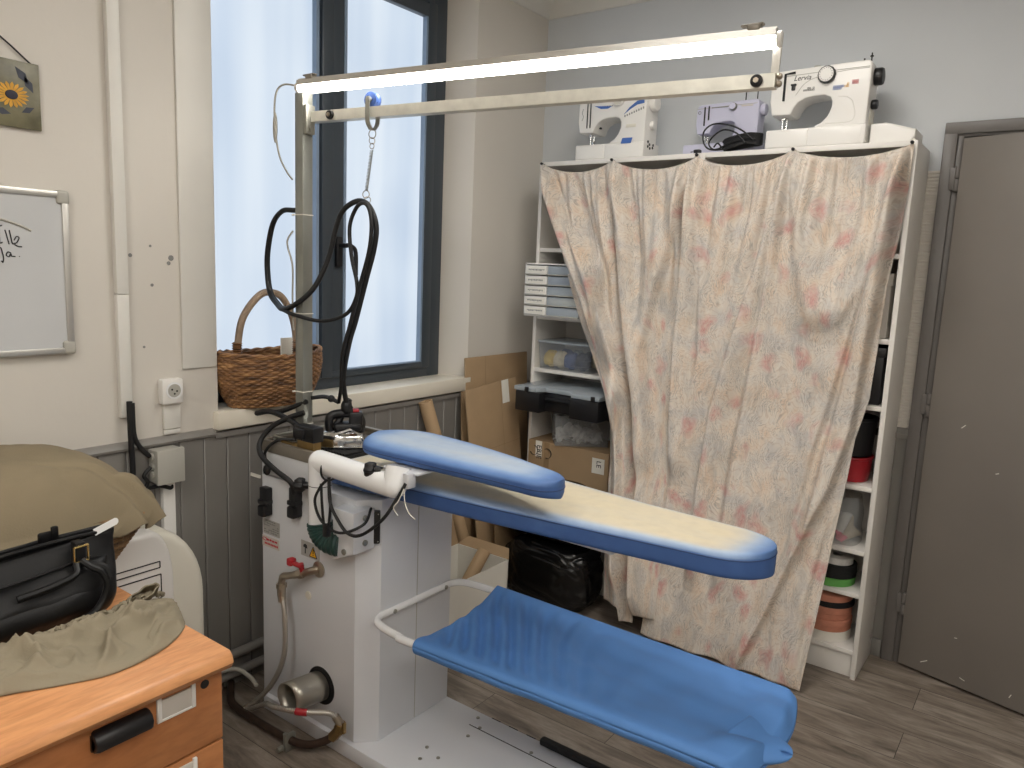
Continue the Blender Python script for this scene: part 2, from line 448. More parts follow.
def pane_mat():
    """frosted film lit from outside by daylight"""
    m, nt, b = nodes('frosted_daylight_glass')
    tc = N(nt, 'ShaderNodeTexCoord'); mp = N(nt, 'ShaderNodeMapping', Scale=(1, 5, .35)); nt.links.new(tc.outputs['Object'], mp.inputs[0])
    n1 = N(nt, 'ShaderNodeTexNoise', Scale=1.3, Detail=2); nt.links.new(mp.outputs[0], n1.inputs[0])
    n2 = N(nt, 'ShaderNodeTexNoise', Scale=2.2, Detail=1); nt.links.new(tc.outputs['Object'], n2.inputs[0])
    c1 = ramp(nt, n1.outputs[0], [(.35, lin((206, 221, 238))), (.65, lin((224, 235, 246)))])
    c2 = ramp(nt, n2.outputs[0], [(.35, (.9, .92, .95, 1)), (.6, W4)])
    c = mixc(nt, 1, c1, c2, 'MULTIPLY')
    nt.links.new(c, b.inputs['Emission Color']); b.inputs['Emission Strength'].default_value = .70
    b.inputs['Base Color'].default_value = (.02, .02, .02, 1); b.inputs['Roughness'].default_value = .35
    return m
# ---------------------------------------------------------------- camera
cam_d = bpy.data.cameras.new('camera'); cam = bpy.data.objects.new('camera', cam_d); COL.objects.link(cam)
yaw, pit, rol = -.6312, .15202, .041325
f = V((sin(yaw)*cos(pit), cos(yaw)*cos(pit), -sin(pit))); r0 = V((cos(yaw), -sin(yaw), 0)); u0 = r0.cross(f)
r1 = r0*cos(rol)+u0*sin(rol); u1 = u0*cos(rol)-r0*sin(rol)
cam.matrix_world = Matrix(((r1.x, u1.x, -f.x, 2.2704), (r1.y, u1.y, -f.y, -3.2904), (r1.z, u1.z, -f.z, 1.522), (0, 0, 0, 1)))
cam_d.sensor_width = 36; cam_d.lens = 752.78/1024*36; cam_d.clip_start = .05
S.camera = cam
S.view_settings.view_transform = 'Standard'; S.view_settings.look = 'None'
S.view_settings.exposure = .5; S.view_settings.gamma = 1; S.view_settings.use_curve_mapping = False
wd = bpy.data.worlds.new('world'); S.world = wd; wd.use_nodes = True
wd.node_tree.nodes['Background'].inputs[0].default_value = (.75, .85, 1, 1); wd.node_tree.nodes['Background'].inputs[1].default_value = .6

# ---------------------------------------------------------------- the room
X1, Y0, CZ = 4.2, -5.2, 2.80
WY0, WY1, WB, WT = -1.86, -.55, .94, 2.70      # window opening in the left wall
struct('floor', MB().box((-.3, Y0-.2, -.1), (X1+.2, .3, 0)), floor_mat())
struct('ceiling', MB().box((-.3, Y0-.2, CZ+.02), (X1+.2, .3, CZ+.14)), ceiling_paint)
w = MB()
w.prism([(-.34, Y0-.2), (0, Y0-.2), (0, WY0), (-.05, -1.94), (-.34, -1.94)], 0, CZ+.04, 'z').box((-.34, -1.95, 0), (-.0005, WY1, WB)).box((-.34, -1.95, WT), (-.0005, WY1, CZ+.04))
w.prism([(-.34, -.62), (-.15, -.62), (0, WY1), (0, .3), (-.34, .3)], 0, CZ+.04, 'z')
struct('wall_left', w, wall_paint, smooth=30)
# back wall with the doorway
DX0, DX1, DT = 1.86, 2.75, 2.085
w = MB().box((0, 0, 0), (DX0, .2, CZ+.04)).box((DX0, 0, DT), (DX1, .2, CZ+.04)).box((DX1, 0, 0), (X1, .2, CZ+.04))
struct('wall_back', w, wall_paint_window_tint)
struct('wall_right', MB().box((X1, Y0, 0), (X1+.2, .2, CZ+.04)), wall_paint)
struct('wall_front', MB().box((0, Y0-.2, 0), (X1, Y0, CZ+.04)), wall_paint)
# hallway behind the door, closed by a dark panel
# dado panelling on the left wall: vertical boards with grooves
w = MB(); y = -5.0
while y < -.02:
    y2 = min(y+.0855, -.005)
    w.box((0, y+.0012, .0), (.012, y2-.0012, .925 if y2 < -.0 else .925), .003, seg=1); y += .0855
w.box((0, -5.0, 0), (.005, -.005, .925))
struct('trim_1', w, dado_paint)
w = MB().prism([(0, .925), (.022, .925), (.026, .935), (.02, .948), (.008, .955), (0, .962)], -5.1, WY0-.02, 'y')
w = MB()
prof = [(.0, .926), (.02, .926), (.023, .934), (.018, .942), (.009, .948), (0, .951)]
w.prism(prof, -5.1, WY0-.022, 'y'); w.prism([(0, .918), (.02, .918), (.02, .936), (0, .936)], WY0-.022, -.02, 'y')
struct('trim_2', w, dado_paint)
# dado on the back wall right of the shelf
w = MB().box((0, -.008, 0), (1.825, 0, .92)).prism([(-.008, .92), (-.026, .922), (-.028, .94), (-.012, .955), (0, .962), (0, .92)], 0, 1.825, 'x')
struct('trim_3', w, dado_paint)
struct('baseboard_back', MB().box((1.775, -.022, 0), (1.815, -.008, .075), .003), dado_paint)
# crown moulding, two steps
for nm, pr, ax, a, b_ in (('trim_4', [(0, 2.755), (.012, 2.757), (.04, 2.79), (.06, 2.795), (.09, 2.82), (0, 2.82)], 'y', Y0, -.0),):
    struct(nm, MB().prism(pr, a, b_, ax), trim_paint)
struct('trim_5', MB().prism([(0, 2.755), (-.012, 2.757), (-.04, 2.79), (-.06, 2.795), (-.09, 2.82), (0, 2.82)], .0, X1, 'x'), trim_paint)
# textured strip of wallpaper between shelf and door frame
w = MB()
z = .964
w.box((1.70, -.003, .962), (1.828, 0, 1.95))
while z < 1.945:
    w.box((1.70, -.0055, z), (1.828, -.002, z+.0085), .002, seg=1); z += .0125
struct('trim_6', w, wall_paint)

# ---- window
win = MB()
fx0, fx1 = -.185, -.125
FY = -1.93
win.box((fx0, FY, 1.0), (fx1, FY+.07, WT), .004).box((fx0, -.70, 1.0), (fx1, -.615, WT), .004)
win.box((fx0+.0006, FY+.06, WT-.075), (fx1-.0006, -.69, WT-.0005), .004).box((fx0+.0006, FY+.06, 1.003), (fx1-.0006, -.69, 1.06), .004)
win1 = struct('window_1', win, anthracite)
s_ = MB()
s_.box((-.175, -1.33, 1.055), (-.108, -1.275, WT-.07), .004).box((-.175, -1.275, 1.055), (-.118, -1.215, WT-.07), .004)
s_.box((-.17, -.745, 1.05), (-.115, -.69, WT-.05), .004).box((-.17, FY+.06, 1.05), (-.115, FY+.11, WT-.05), .004)
s_.box((-.169, FY+.07, 1.051), (-.1155, -.70, 1.078), .003).box((-.169, FY+.07, WT-.115), (-.1155, -.70, WT-.06), .003)
obj('window_sash', s_, anthracite, win1)
g_ = MB()
for a, b_ in ((FY+.112, -1.345), (-1.208, -.748)):
    for q in (a, b_): g_.box((-.168, q-.007, 1.075), (-.118, q+.007, WT-.11))
    g_.box((-.168, a, 1.074), (-.118, b_, 1.082))
obj('glazing_bead', g_, seal_grey, win1)
pm = pane_mat()
for a, b_ in ((FY+.1, -1.32), (-1.225, -.735)):
    obj('window_pane', MB().box((-.15, a, 1.06), (-.142, b_, WT-.09)), pm, win1)
h_ = MB().box((-.118, -1.262, 1.50), (-.1, -1.232, 1.62), .004).cyl((-.1, -1.247, 1.585), (-.06, -1.247, 1.585), .009)
h_.tube(catmull([(-.062, -1.247, 1.587), (-.058, -1.225, 1.583), (-.056, -1.205, 1.56), (-.056, -1.203, 1.47)], 6), .009)
obj('window_handle', h_, black_plastic, win1)
struct('trim_7', MB().box((-.16, WY0-.018, .9455), (.03, WY1-.006, 1.007), .004), sill_paint)

# ---- door, a little ajar
dl = Matrix.Translation((1.885, -.02, 0)) @ Matrix.Rotation(R(-14.5), 4, 'Z')
fr = MB()
fr.box((1.818, -.03, 0), (1.862, .0, 2.118), .003).box((1.858, -.018, 0), (1.882, .12, 2.09), .003)
fr.box((1.8185, -.0304, 2.0755), (2.8295, .0, 2.1184), .003).box((1.8585, -.0184, 2.066), (2.77, .1196, 2.0896), .003)
fr.box((2.75, -.03, 0), (2.83, 0, 2.118), .003)
door = struct('door_1', fr, frame_paint)
leaf = MB().box((.004, -.02, .012), (.87, .02, 2.058), .002, M=dl)
obj('door_leaf', leaf, door_paint, door)
for z in (1.915, 1.07, .26):
    hg = MB().cyl((1.877, -.036, z-.045), (1.877, -.036, z-.002), .0085, n=14, bev=.002).cyl((1.877, -.036, z+.002), (1.877, -.036, z+.045), .0085, n=14, bev=.002)
    hg.box((1.852, -.036, z-.04), (1.877, -.029, z+.04), .001)
    obj('door_hinge', hg, frame_paint, door)
sc_ = MB()
for (x, z, w_, a) in ((.10, .06, .03, .6), (.24, .05, .02, -.3), (.40, .06, .016, 1.2), (.5, .055, .05, -.05), (.49, .075, .012, 1.5), (.2, .2, .01, .2), (.42, .78, .09, -.12), (.13, 1.01, .02, .8), (.26, .86, .012, .4), (.63, 1.12, .014, .7)):
    p = V((x, -.0205, z)); d = V((cos(a), 0, sin(a)))*w_/2; n = V((-sin(a), 0, cos(a)))*.0014
    sc_.quad(*[dl @ q for q in (p-d-n, p+d-n, p+d*.9+n, p-d+n)])
obj('scuff_marks', sc_, paper_white, door, smooth=0)
hd = MB().box((.79, -.03, .95), (.83, -.02, 1.17), .003, M=dl).tube([dl @ V(p) for p in ((.81, -.025, 1.09), (.81, -.07, 1.09), (.8, -.075, 1.09), (.69, -.075, 1.09))], .009)
obj('door_handle', hd, alu, door)
# what shows through the gap of the door: a dim corridor wall
struct('wall_corridor', MB().box((1.5, 1.2, 0), (3.2, 1.3, 2.6)).box((1.5, .2, 0), (1.55, 1.2, 2.6)).box((3.15, .2, 0), (3.2, 1.2, 2.6)).box((1.5, .2, 2.5), (3.2, 1.3, 2.6)).box((1.5, .3, -.1), (3.2, 1.3, -.0)), wall_paint)

# ---- ceiling lights of the room, out of view; extra panels added as fill light
lamp_glow = glow('panel_glow', (255, 250, 242), 11.5)
k = 0
for (x, y) in ((1.3, -3.6), (3.0, -3.6), (3.2, -2.5), (2.2, -4.6), (1.4, -1.35)):
    t = thing('ceiling_light', 'unseen square LED panel light in the ceiling, ' + ('over the desk', 'over the middle of the room', 'near the door', 'at the far end of the room', 'added over the ironing table to bring out the curtain folds')[k], 'light', (x, y, CZ), group=None)
    obj('light_frame', MB().box((x-.31, y-.31, CZ-.01), (x+.31, y+.31, CZ+.02), .004), white_plastic, t)
    obj('diffuser', MB().box((x-.29, y-.29, CZ-.014), (x+.29, y+.29, CZ-.006)), lamp_glow, t); k += 1

# ---- things on the left wall
def trunk(label, y0, y1, z0, z1, d=.016, m=trim_paint, nm='cable_trunking', split=None):
    t = thing(nm, label, 'cable cover', (0, (y0+y1)/2, z0))
    if split:
        obj('trunking_length', MB().box((.0, y0, split+.0008), (d, y1, z1), .002), m, t)
        obj('trunking_length', MB().box((.0, y0, z0), (d*.95, y1, split-.0008), .002), m, t)
    else: obj('trunking_length', MB().box((.0, y0, z0), (d, y1, z1), .002), m, t)
    return t
trunk('white vertical cable trunking strip on the wall with a joint halfway', -2.192, -2.157, 1.03, 2.77, .022, split=1.40)
trunk('flat white boxed strip on the wall beside the window edge', -1.985, -1.866, 1.16, 2.77, .008)
trunk('short white cable trunking on the grey boards under the junction box', -2.075, -2.035, .1, .80, .03, white_plastic)
hm = MB()
for (y, z, r) in ((-2.139, 1.515, .006), (-2.077, 1.545, .004), (-2.075, 1.427, .005), (-2.106, 1.238, .004), (-2.012, 1.511, .009), (-2.02, 1.495, .006)):
    hm.cyl((.0, y, z), (.0012, y, z), r, n=9)
struct('wall_screw_holes', hm, ink_grey)

t = thing('wall_socket', 'white round wall socket with a blank plate under it', 'socket', (0, -2.03, 1.02))
obj('socket_body', MB().box((0, -2.068, 1.055), (.03, -1.998, 1.135), .006), white_plastic, t)
so = MB().cyl((.0295, -2.03, 1.098), (.032, -2.03, 1.098), .027, n=28); so2 = MB().cyl((.0315, -2.03, 1.098), (.0325, -2.03, 1.098), .021, n=24)
obj('socket_ring', so, white_gloss, t); obj('socket_well', so2, grey_plastic, t)
so = MB()
for dy, dz in ((-.008, .004), (.008, -.002), (0, -.01)): so.cyl((.0322, -2.03+dy, 1.098+dz), (.0335, -2.03+dy, 1.098+dz), .003, n=10)
obj('pin_hole', so, black_slot, t)
obj('blank_plate', MB().box((0, -2.055, .972), (.012, -2.0, 1.055), .002).box((0, -2.055, .955), (.009, -2.0, .97), .002), trim_paint, t)

t = thing('junction_box', 'grey square electrical junction box on the grey boards', 'junction box', (.012, -2.08, .82))
obj('box_body', MB().box((.012, -2.112, .815), (.065, -2.028, .92), .004), grey_plastic, t)
obj('box_cover', MB().box((.06, -2.115, .812), (.075, -2.025, .923), .004), grey_plastic, t)
g = MB()
for z in (.9, .868, .842): g.cyl((.04, -2.118, z), (.04, -2.108, z), .011, n=12)
obj('cable_gland', g, grey_plastic, t)
t = thing('wall_cable', 'thick black cables dropping from the trunking into the junction box', 'cable', (.03, -2.17, .8))
obj('cable_strand', MB().tube(catmull([(.03, -2.172, 1.08), (.033, -2.173, .97), (.035, -2.172, .86), (.04, -2.18, .7)], 8), .0085), black_rubber, t)
obj('cable_strand', MB().tube(catmull([(.034, -2.166, 1.075), (.038, -2.165, .975), (.04, -2.145, .93), (.04, -2.12, .902)], 8), .0075), black_rubber, t)
obj('cable_strand', MB().tube(catmull([(.04, -2.118, .868), (.04, -2.14, .845), (.04, -2.13, .82), (.035, -2.15, .79), (.03, -2.2, .74)], 8), .006), black_rubber, t)
obj('cable_strand', MB().tube(catmull([(.03, -2.2, .76), (.035, -2.15, .795), (.035, -2.09, .80), (.03, -2.05, .785), (.02, -2.045, .80)], 8), .0065), black_rubber, t)
# ---- whiteboard
t = thing('whiteboard', 'framed whiteboard with black handwriting hanging on the left wall', 'whiteboard', (0, -2.7, 1.23))
obj('writing_surface', MB().box((.004, -3.2, 1.24), (.016, -2.325, 1.675)), white_board, t)
f_ = MB()
f_.box((.002, -3.2, 1.235), (.022, -2.315, 1.252), .004).box((.002, -3.2, 1.662), (.022, -2.315, 1.68), .004).box((.002, -2.332, 1.235), (.022, -2.314, 1.68), .004)
obj('board_frame', f_, alu, t)
c_ = MB()
for z in (1.233, 1.645): obj('corner_cap', MB().box((.001, -2.345, z), (.024, -2.311, z+.038), .008, seg=3), grey_plastic, t)
st = MB()
def stroke(pts, r=.0016):
    st.tube(catmull([(.0168, y, z) for y, z in pts], 5), r, 5)
stroke([(-2.486, 1.55), (-2.485, 1.534), (-2.479, 1.536)]); stroke([(-2.486, 1.561), (-2.485, 1.562)])
stroke([(-2.472, 1.568), (-2.468, 1.55), (-2.464, 1.531)]); stroke([(-2.462, 1.568), (-2.459, 1.548), (-2.456, 1.533), (-2.451, 1.535)])
stroke([(-2.452, 1.542), (-2.446, 1.552), (-2.440, 1.549), (-2.445, 1.538), (-2.451, 1.532), (-2.444, 1.527), (-2.434, 1.526)])
stroke([(-2.49, 1.575), (-2.483, 1.577), (-2.478, 1.579)])
stroke([(-2.492, 1.513), (-2.485, 1.522), (-2.481, 1.51), (-2.479, 1.495), (-2.481, 1.484), (-2.484, 1.488)])
stroke([(-2.461, 1.509), (-2.468, 1.511), (-2.472, 1.503), (-2.466, 1.499), (-2.461, 1.507), (-2.46, 1.501), (-2.451, 1.500)])
stroke([(-2.442, 1.5), (-2.441, 1.501)])
obj('handwriting', st, ink, t)
sm_ = MB(); sm_.tube([(.0162, -2.52+.11*k/12, 1.598-.0024*k*k/12*1.0) for k in range(13)], .0035, 5)
obj('erased_smear', sm_, grey_plastic, t)
tag(obj('wall_hook', MB().cyl((0, -2.484, 1.697), (.014, -2.484, 1.697), .006, n=12).sphere((.016, -2.484, 1.697), .007, 6), nickel), 'small metal hook above the whiteboard', 'hook')

# ---- sunflower plaque
t = thing('sunflower_picture', 'small sunflower picture plaque hanging by a cord on the left wall', 'picture', (0, -2.5, 1.83))
m_pic = mat('plaque_ground', (108, 104, 80), .35, var=.35, vs=18)
obj('plaque_panel', MB().box((.004, -2.64, 1.832), (.012, -2.368, 2.0), .002), m_pic, t)
leafm = mat('plaque_leaf', (58, 62, 74), .4, var=.3, vs=20); petm = mat('plaque_petal', (214, 160, 56), .4, var=.2, vs=40); cenm = mat('plaque_seed', (38, 36, 52), .5, var=.3, vs=60)
for (y, z, r, n, sq_) in ((-2.437, 1.912, .042, 18, .62), (-2.515, 1.95, .05, 20, .7)):
    pt = MB()
    for k in range(n):
        a = 2*pi*k/n+.1; da = pi/n*1.05
        q = lambda rr, aa: (.0131+.0003*(k % 3), y+rr*cos(aa), z+rr*sin(aa)*.78)
        pt.quad(q(r*.35, a-da), q(r*.8, a-da*.7), q(r, a), q(r*.8, a+da*.7)); pt.quad(q(r*.35, a-da), q(r*.8, a+da*.7), q(r*.35, a+da), q(r*.2, a))
    fl_ = obj('flower_petals', pt, petm, t, smooth=0); fl_['kind'] = 'stuff'
    obj('seed_head', MB().lathe([(r*.36, 0), (r*.34, .0018), (r*.2, .0026)], (0, 0, 0), 20, M=Matrix.Translation((.0140, y, z)) @ Matrix.Rotation(pi/2, 4, 'Y') @ Matrix.Diagonal((.78, 1, 1, 1))), cenm, t)
for (y, z, a, l) in ((-2.41, 1.965, -.9, .05), (-2.395, 1.945, -1.1, .045), (-2.40, 1.88, .5, .035), (-2.49, 1.895, 2.6, .04), (-2.46, 1.868, -.2, .04)):
    c, s_n = cos(a), sin(a)
    q = lambda u, v: (.0126, y+c*u-s_n*v, z+s_n*u+c*v)
    obj('leaf', MB().quad(q(-l/2, 0), q(0, -l*.22), q(l/2, 0), q(0, l*.22)), leafm, t, smooth=0)
obj('hanging_cord', MB().tube([(.006, -2.374, 1.99), (.006, -2.43, 2.035), (.006, -2.5, 2.085)], .0022, 6).tube([(.006, -2.634, 1.99), (.006, -2.57, 2.035), (.006, -2.5, 2.085)], .0022, 6), ink, t)

# ---- desk with drawers
t = thing('desk_pedestal', 'orange beech drawer unit with black handle in the left foreground', 'drawer unit', (.7, -2.8, 0))
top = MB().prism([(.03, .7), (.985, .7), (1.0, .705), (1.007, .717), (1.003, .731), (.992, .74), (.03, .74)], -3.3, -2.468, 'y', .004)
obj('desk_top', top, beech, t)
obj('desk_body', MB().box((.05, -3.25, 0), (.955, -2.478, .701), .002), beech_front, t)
def drawer(z0, z1, lockz=None):
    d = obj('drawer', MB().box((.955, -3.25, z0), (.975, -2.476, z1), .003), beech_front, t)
    zh = z1-.032
    hm_ = MB()
    prof = [(.975, zh-.02), (.985, zh-.021), (.998, zh-.014), (1.001, zh), (.996, zh+.012), (.985, zh+.018), (.975, zh+.019)]
    hm_.prism(prof, -2.735, -2.63, 'y', .006)
    hm_.tube([(.978, -2.735+.105*k/8, zh-.003) for k in range(9)], .016, 8)
    obj('drawer_handle', hm_, black_plastic, d)
    obj('label_card', MB().box((.975, -2.608, zh+.006-.026), (.978, -2.543, zh+.034-.026+.012), .001), label_card, d)
    lm_ = MB().box((.975, -2.615, zh-.022), (.981, -2.606, zh+.026), .001).box((.975, -2.545, zh-.022), (.981, -2.537, zh+.026), .001).box((.975, -2.615, zh-.024), (.980, -2.537, zh-.019), .001)
    obj('label_holder', lm_, white_plastic, d)
    return d
d = drawer(.543, .698)
obj('lock', MB().cyl((.975, -2.515, .678), (.9765, -2.515, .678), .009, n=20), black_plastic, d)
drawer(.385, .539); drawer(.05, .381)

# ---- khaki cloth heap with elastic hem lying on the desk
def cover_fn(u, v):
    # crescent: u along from off-frame to the tip, v from inner (gathered) edge to outer edge
    inner = catmull_in(u); outer = catmull_out(u)
    p = inner.lerp(outer, v)
    env = (sin(pi*min(1, max(0, v)))**.8)*min(1, (1-u)*7)**.5
    fold = .5+.5*noise.noise(V((u*9+v*2.5, v*5-u*4, 3)))
    fold2 = abs(noise.noise(V((u*16-v*9, v*4, 8))))
    g = (1-v)**2*.5*sin(u*130)*.004
    calm = 1-.75*sstep(.72, .9, u)
    rdg = max(0, 1-abs(noise.noise(V((u*5+v*1.5, v*3.6-u*1.5, 5))))*2.6)**2; rdg2 = max(0, 1-abs(noise.noise(V((u*9-v*2, v*5+u*3, 11))))*2.8)**2
    h = env*(.012+.018*fold+calm*(.030*rdg+.015*rdg2))+g*env*calm
    p = p.copy(); p.z = .7415+max(.0005, h)
    j = noise.noise(V((u*12, v*6, 1)))*.008
    p.x += j*env; p.y += j*env
    return p
_in = catmull([(.66, -3.02, 0), (.66, -2.86, 0), (.685, -2.75, 0), (.695, -2.68, 0), (.69, -2.60, 0), (.675, -2.54, 0), (.67, -2.48, 0), (.70, -2.42, 0)], 12)
_out = catmull([(.80, -3.06, 0), (.825, -2.93, 0), (.84, -2.83, 0), (.885, -2.74, 0), (.915, -2.66, 0), (.90, -2.56, 0), (.85, -2.485, 0), (.785, -2.452, 0)], 12)
def _at(L, u):
    x = u*(len(L)-1); i = min(int(x), len(L)-2); return L[i].lerp(L[i+1], x-i)
catmull_in = lambda u: _at(_in, u)*1.0 if u < .999 else _at(_in, .999)
catmull_out = lambda u: _at(_out, u)
_in[-1] = V((.72, -2.445, 0))
cv = obj('cloth_cover', MB().grid(cover_fn, 170, 60), khaki_light, solid=.003, smooth=180)
tag(cv, 'crumpled khaki fabric cover with gathered elastic hem lying on the desk', 'cloth')
e_ = MB()
pts = []
for k in range(140):
    u = .1+.86*k/139; p = catmull_in(u); pts.append((p.x-.004+.004*sin(k*1.7), p.y+.004*cos(k*1.7), .7465+.012*abs(sin(u*9))+.003*sin(k*2.1)))
obj('elastic_hem', e_.tube(pts, .0055, 6), khaki_light, cv)
e_ = MB()
e_.grid(lambda u, v: V((.655+.02*cos(u*2*pi)+.035*v+.003*sin(u*40), -2.475+.032*sin(u*2*pi)-.01*v, .748+.026*v+.012*sin(u*2*pi)*v)), 60, 8, closeu=True)
obj('turned_hem', e_, khaki_light, cv, solid=.003, smooth=180)

# ---- black handbag
t = thing('handbag', 'black leather handbag with gold buckle standing on the desk', 'bag', (.58, -2.75, .741))
def bag_fn(u, v):
    # u around, v up
    a = 2*pi*u; sy = math.copysign(abs(sin(a))**.35, sin(a)); sx = math.copysign(abs(cos(a))**.55, cos(a))
    ly = lerp(.248, .275, v); lx = lerp(.075, .03, sstep(.35, 1, v))+.02*sin(pi*min(1, v*1.7))
    n_ = noise.noise(V((sx*2, sy*3, v*3)))*.008
    return V((.575-.02*v+sx*(lx+n_), -2.765+sy*(ly+n_*.5)+.005*v, .742+.158*v-.012*v*(1-abs(sy))))
b_ = MB().grid(bag_fn, 96, 24, closeu=True)
bot = [v for v in b_.bm.verts if v.co.z < .7425]
obj('bag_body', b_, black_leather, t, solid=.004, smooth=180)
obj('bag_base', MB().box((.50, -2.98, .7405), (.645, -2.555, .75), .004), black_leather, t)
def pocket(u, v):
    y = lerp(-2.99, -2.535, u); e = (1-abs(2*u-1)**10)
    bul = .04*sin(pi*(.12+.88*v))**.6*e
    return V((.628+bul-.018*v+.006*noise.noise(V((u*6, v*4, 2))), y+.01*v, .7425+.098*v+.014*u*v-.01*noise.noise(V((u*3, 5, 1)))*v))
obj('front_pocket', MB().grid(pocket, 60, 20), black_leather, t, solid=.004, smooth=180)
obj('zip', MB().tube(catmull([(.620, -2.97, .842), (.628, -2.83, .846), (.622, -2.68, .853), (.614, -2.56, .862)], 8), .0025, 6), black_steel, t)
obj('top_edge', MB().tube(catmull([(.585, -3.04, .893), (.592, -2.85, .896), (.59, -2.65, .905), (.58, -2.495, .9)], 8), .0045, 8), black_leather, t)
bk = MB()
for a, b2 in (((.634, -2.602, .863), (.634, -2.602, .897)), ((.630, -2.572, .863), (.630, -2.572, .897)), ((.634, -2.602, .863), (.630, -2.572, .863)), ((.634, -2.602, .897), (.630, -2.572, .897))): bk.cyl(a, b2, .0026, n=8)
obj('buckle', bk, gold_metal, t)
obj('strap', MB().box((.604, -2.597, .85), (.632, -2.577, .905), .003), black_leather, t)
h_ = MB()
h_.tube(catmull([(.634, -2.588, .866), (.65, -2.575, .852), (.66, -2.56, .84), (.668, -2.552, .815), (.668, -2.56, .785), (.672, -2.58, .762), (.675, -2.61, .752)], 8), .0075, 8)
h_.tube(catmull([(.632, -2.59, .86), (.648, -2.57, .856), (.66, -2.55, .845), (.668, -2.545, .825)], 8), .0075, 8)
h_.tube(catmull([(.636, -2.60, .862), (.652, -2.61, .845), (.656, -2.66, .835), (.652, -2.72, .828)], 8), .0075, 8)
obj('carry_handle', h_, black_leather, t)
obj('bag_tuft', MB().box((.535, -2.635, .89), (.547, -2.60, .915), .005).box((.54, -2.61, .895), (.55, -2.595, .925), .004), black_leather, t)
t = thing('plastic_strip', 'white plastic strip with a hole poking out of the handbag', 'strip', (.56, -2.51, .88))
st_ = MB().prism([(0, 0), (.075, .0), (.082, .004), (.084, .01), (.082, .016), (.075, .02), (0, .02)], -.0012, .0012, 'z', M=Matrix.Translation((.585, -2.535, .895)) @ Matrix.Diagonal((.62, .62, .8, 1)) @ Matrix.Rotation(R(60), 4, 'Z') @ Matrix.Rotation(R(-22), 4, 'Y') @ Matrix.Rotation(R(80), 4, 'X'))
obj('strip_body', st_, white_gloss, t)

# ---- wicker hamper with a khaki cloth heaped over it
t = thing('wicker_hamper', 'tapered wicker hamper under a khaki cloth behind the handbag', 'basket', (.26, -2.76, .741))
def hamper(u, v, w_=1):
    a = 2*pi*u; c, s_n = cos(a), sin(a)
    sx = math.copysign(abs(c)**.15, c); sy = math.copysign(abs(s_n)**.15, s_n)
    row = v*18; wv_ = .0035*sin(u*2*pi*46+pi*int(row))*abs(sin(pi*row)) + .002*abs(sin(pi*row))
    lx = lerp(.212, .235, v)+wv_; ly = lerp(.30, .425, v)+wv_
    return V((.258+sx*lx, -2.76+sy*ly, .742+.15*v))
obj('basket_wall', MB().grid(hamper, 552, 72, closeu=True), wicker_grey, t, solid=.004, smooth=180)
obj('basket_floor', MB().box((.07, -3.05, .7405), (.455, -2.47, .748)), wicker_grey, t)
def heap(u, v):
    # polar sheet: v 0 centre .. 1 hem
    a = 2*pi*u; c, s_n = cos(a), sin(a)
    sx = math.copysign(abs(c)**.2, c); sy = math.copysign(abs(s_n)**.2, s_n)
    k = min(1, v/.78); q = k**.8
    lx = .24*q; ly = .43*q
    z = .906+.136*(1-k**5.5)*(1-.12*k)
    x, y = .262+sx*lx, -2.76+sy*ly
    n_ = noise.noise(V((x*7, y*7, 2)))
    fd = sin(a*9+3*n_+4*noise.noise(V((a, 3, 1))))
    if v > .78:
        t2 = (v-.78)/.22
        z = .902-.034*t2-.010*n_*t2; o_ = .008+.008*t2+.011*fd*t2
        x += sx*o_; y += sy*o_
    z += .014*n_*(k) + .017*fd*k**4 - .022*max(0, 1-3*abs(noise.noise(V((x*6+y*3, y*4-x*2, 7)))))*k
    return V((x, y, max(z, .85)))
ck = obj('basket_cloth', MB().grid(heap, 240, 90, closeu=True), khaki, solid=.003, smooth=180)
tag(ck, 'large khaki cotton cloth heaped over the wicker hamper', 'cloth')

# ---- white portable appliance behind the desk
t = thing('air_conditioner', 'cream white portable air conditioner between desk and grey boards', 'appliance', (.18, -2.25, 0))
pr = [(-2.462, 0), (-2.06, 0), (-2.06, .50)]+[(-2.06-.17*(1-cos(a)), .50+.235*sin(a)) for a in [pi/2*k/10 for k in range(1, 11)]]+[(-2.462, .735)]
obj('appliance_body', MB().prism(pr, .05, .24, 'x', .03, seg=4), cream_plastic, t)
pr2 = [(-2.462, .1), (-2.195, .1), (-2.195, .60)]+[(-2.195-.06*(1-cos(a)), .60+.155*sin(a)) for a in [pi/2*k/8 for k in range(1, 9)]]+[(-2.462, .755)]
obj('front_panel', MB().prism(pr2, .23, .30, 'x', .014, seg=3), white_plastic, t)
v_ = MB()
for (a, b2, c, d) in ((-2.45, -2.238, .65, .668), (-2.45, -2.236, .56, .63), (-2.45, -2.236, .42, .53)):
    for z in (c, d): v_.box((.2985, a, z-.0015), (.3012, b2, z+.0015))
    v_.box((.2985, b2-.0015, c), (.3012, b2+.0015, d))
obj('grille_line', v_, black_slot, t)

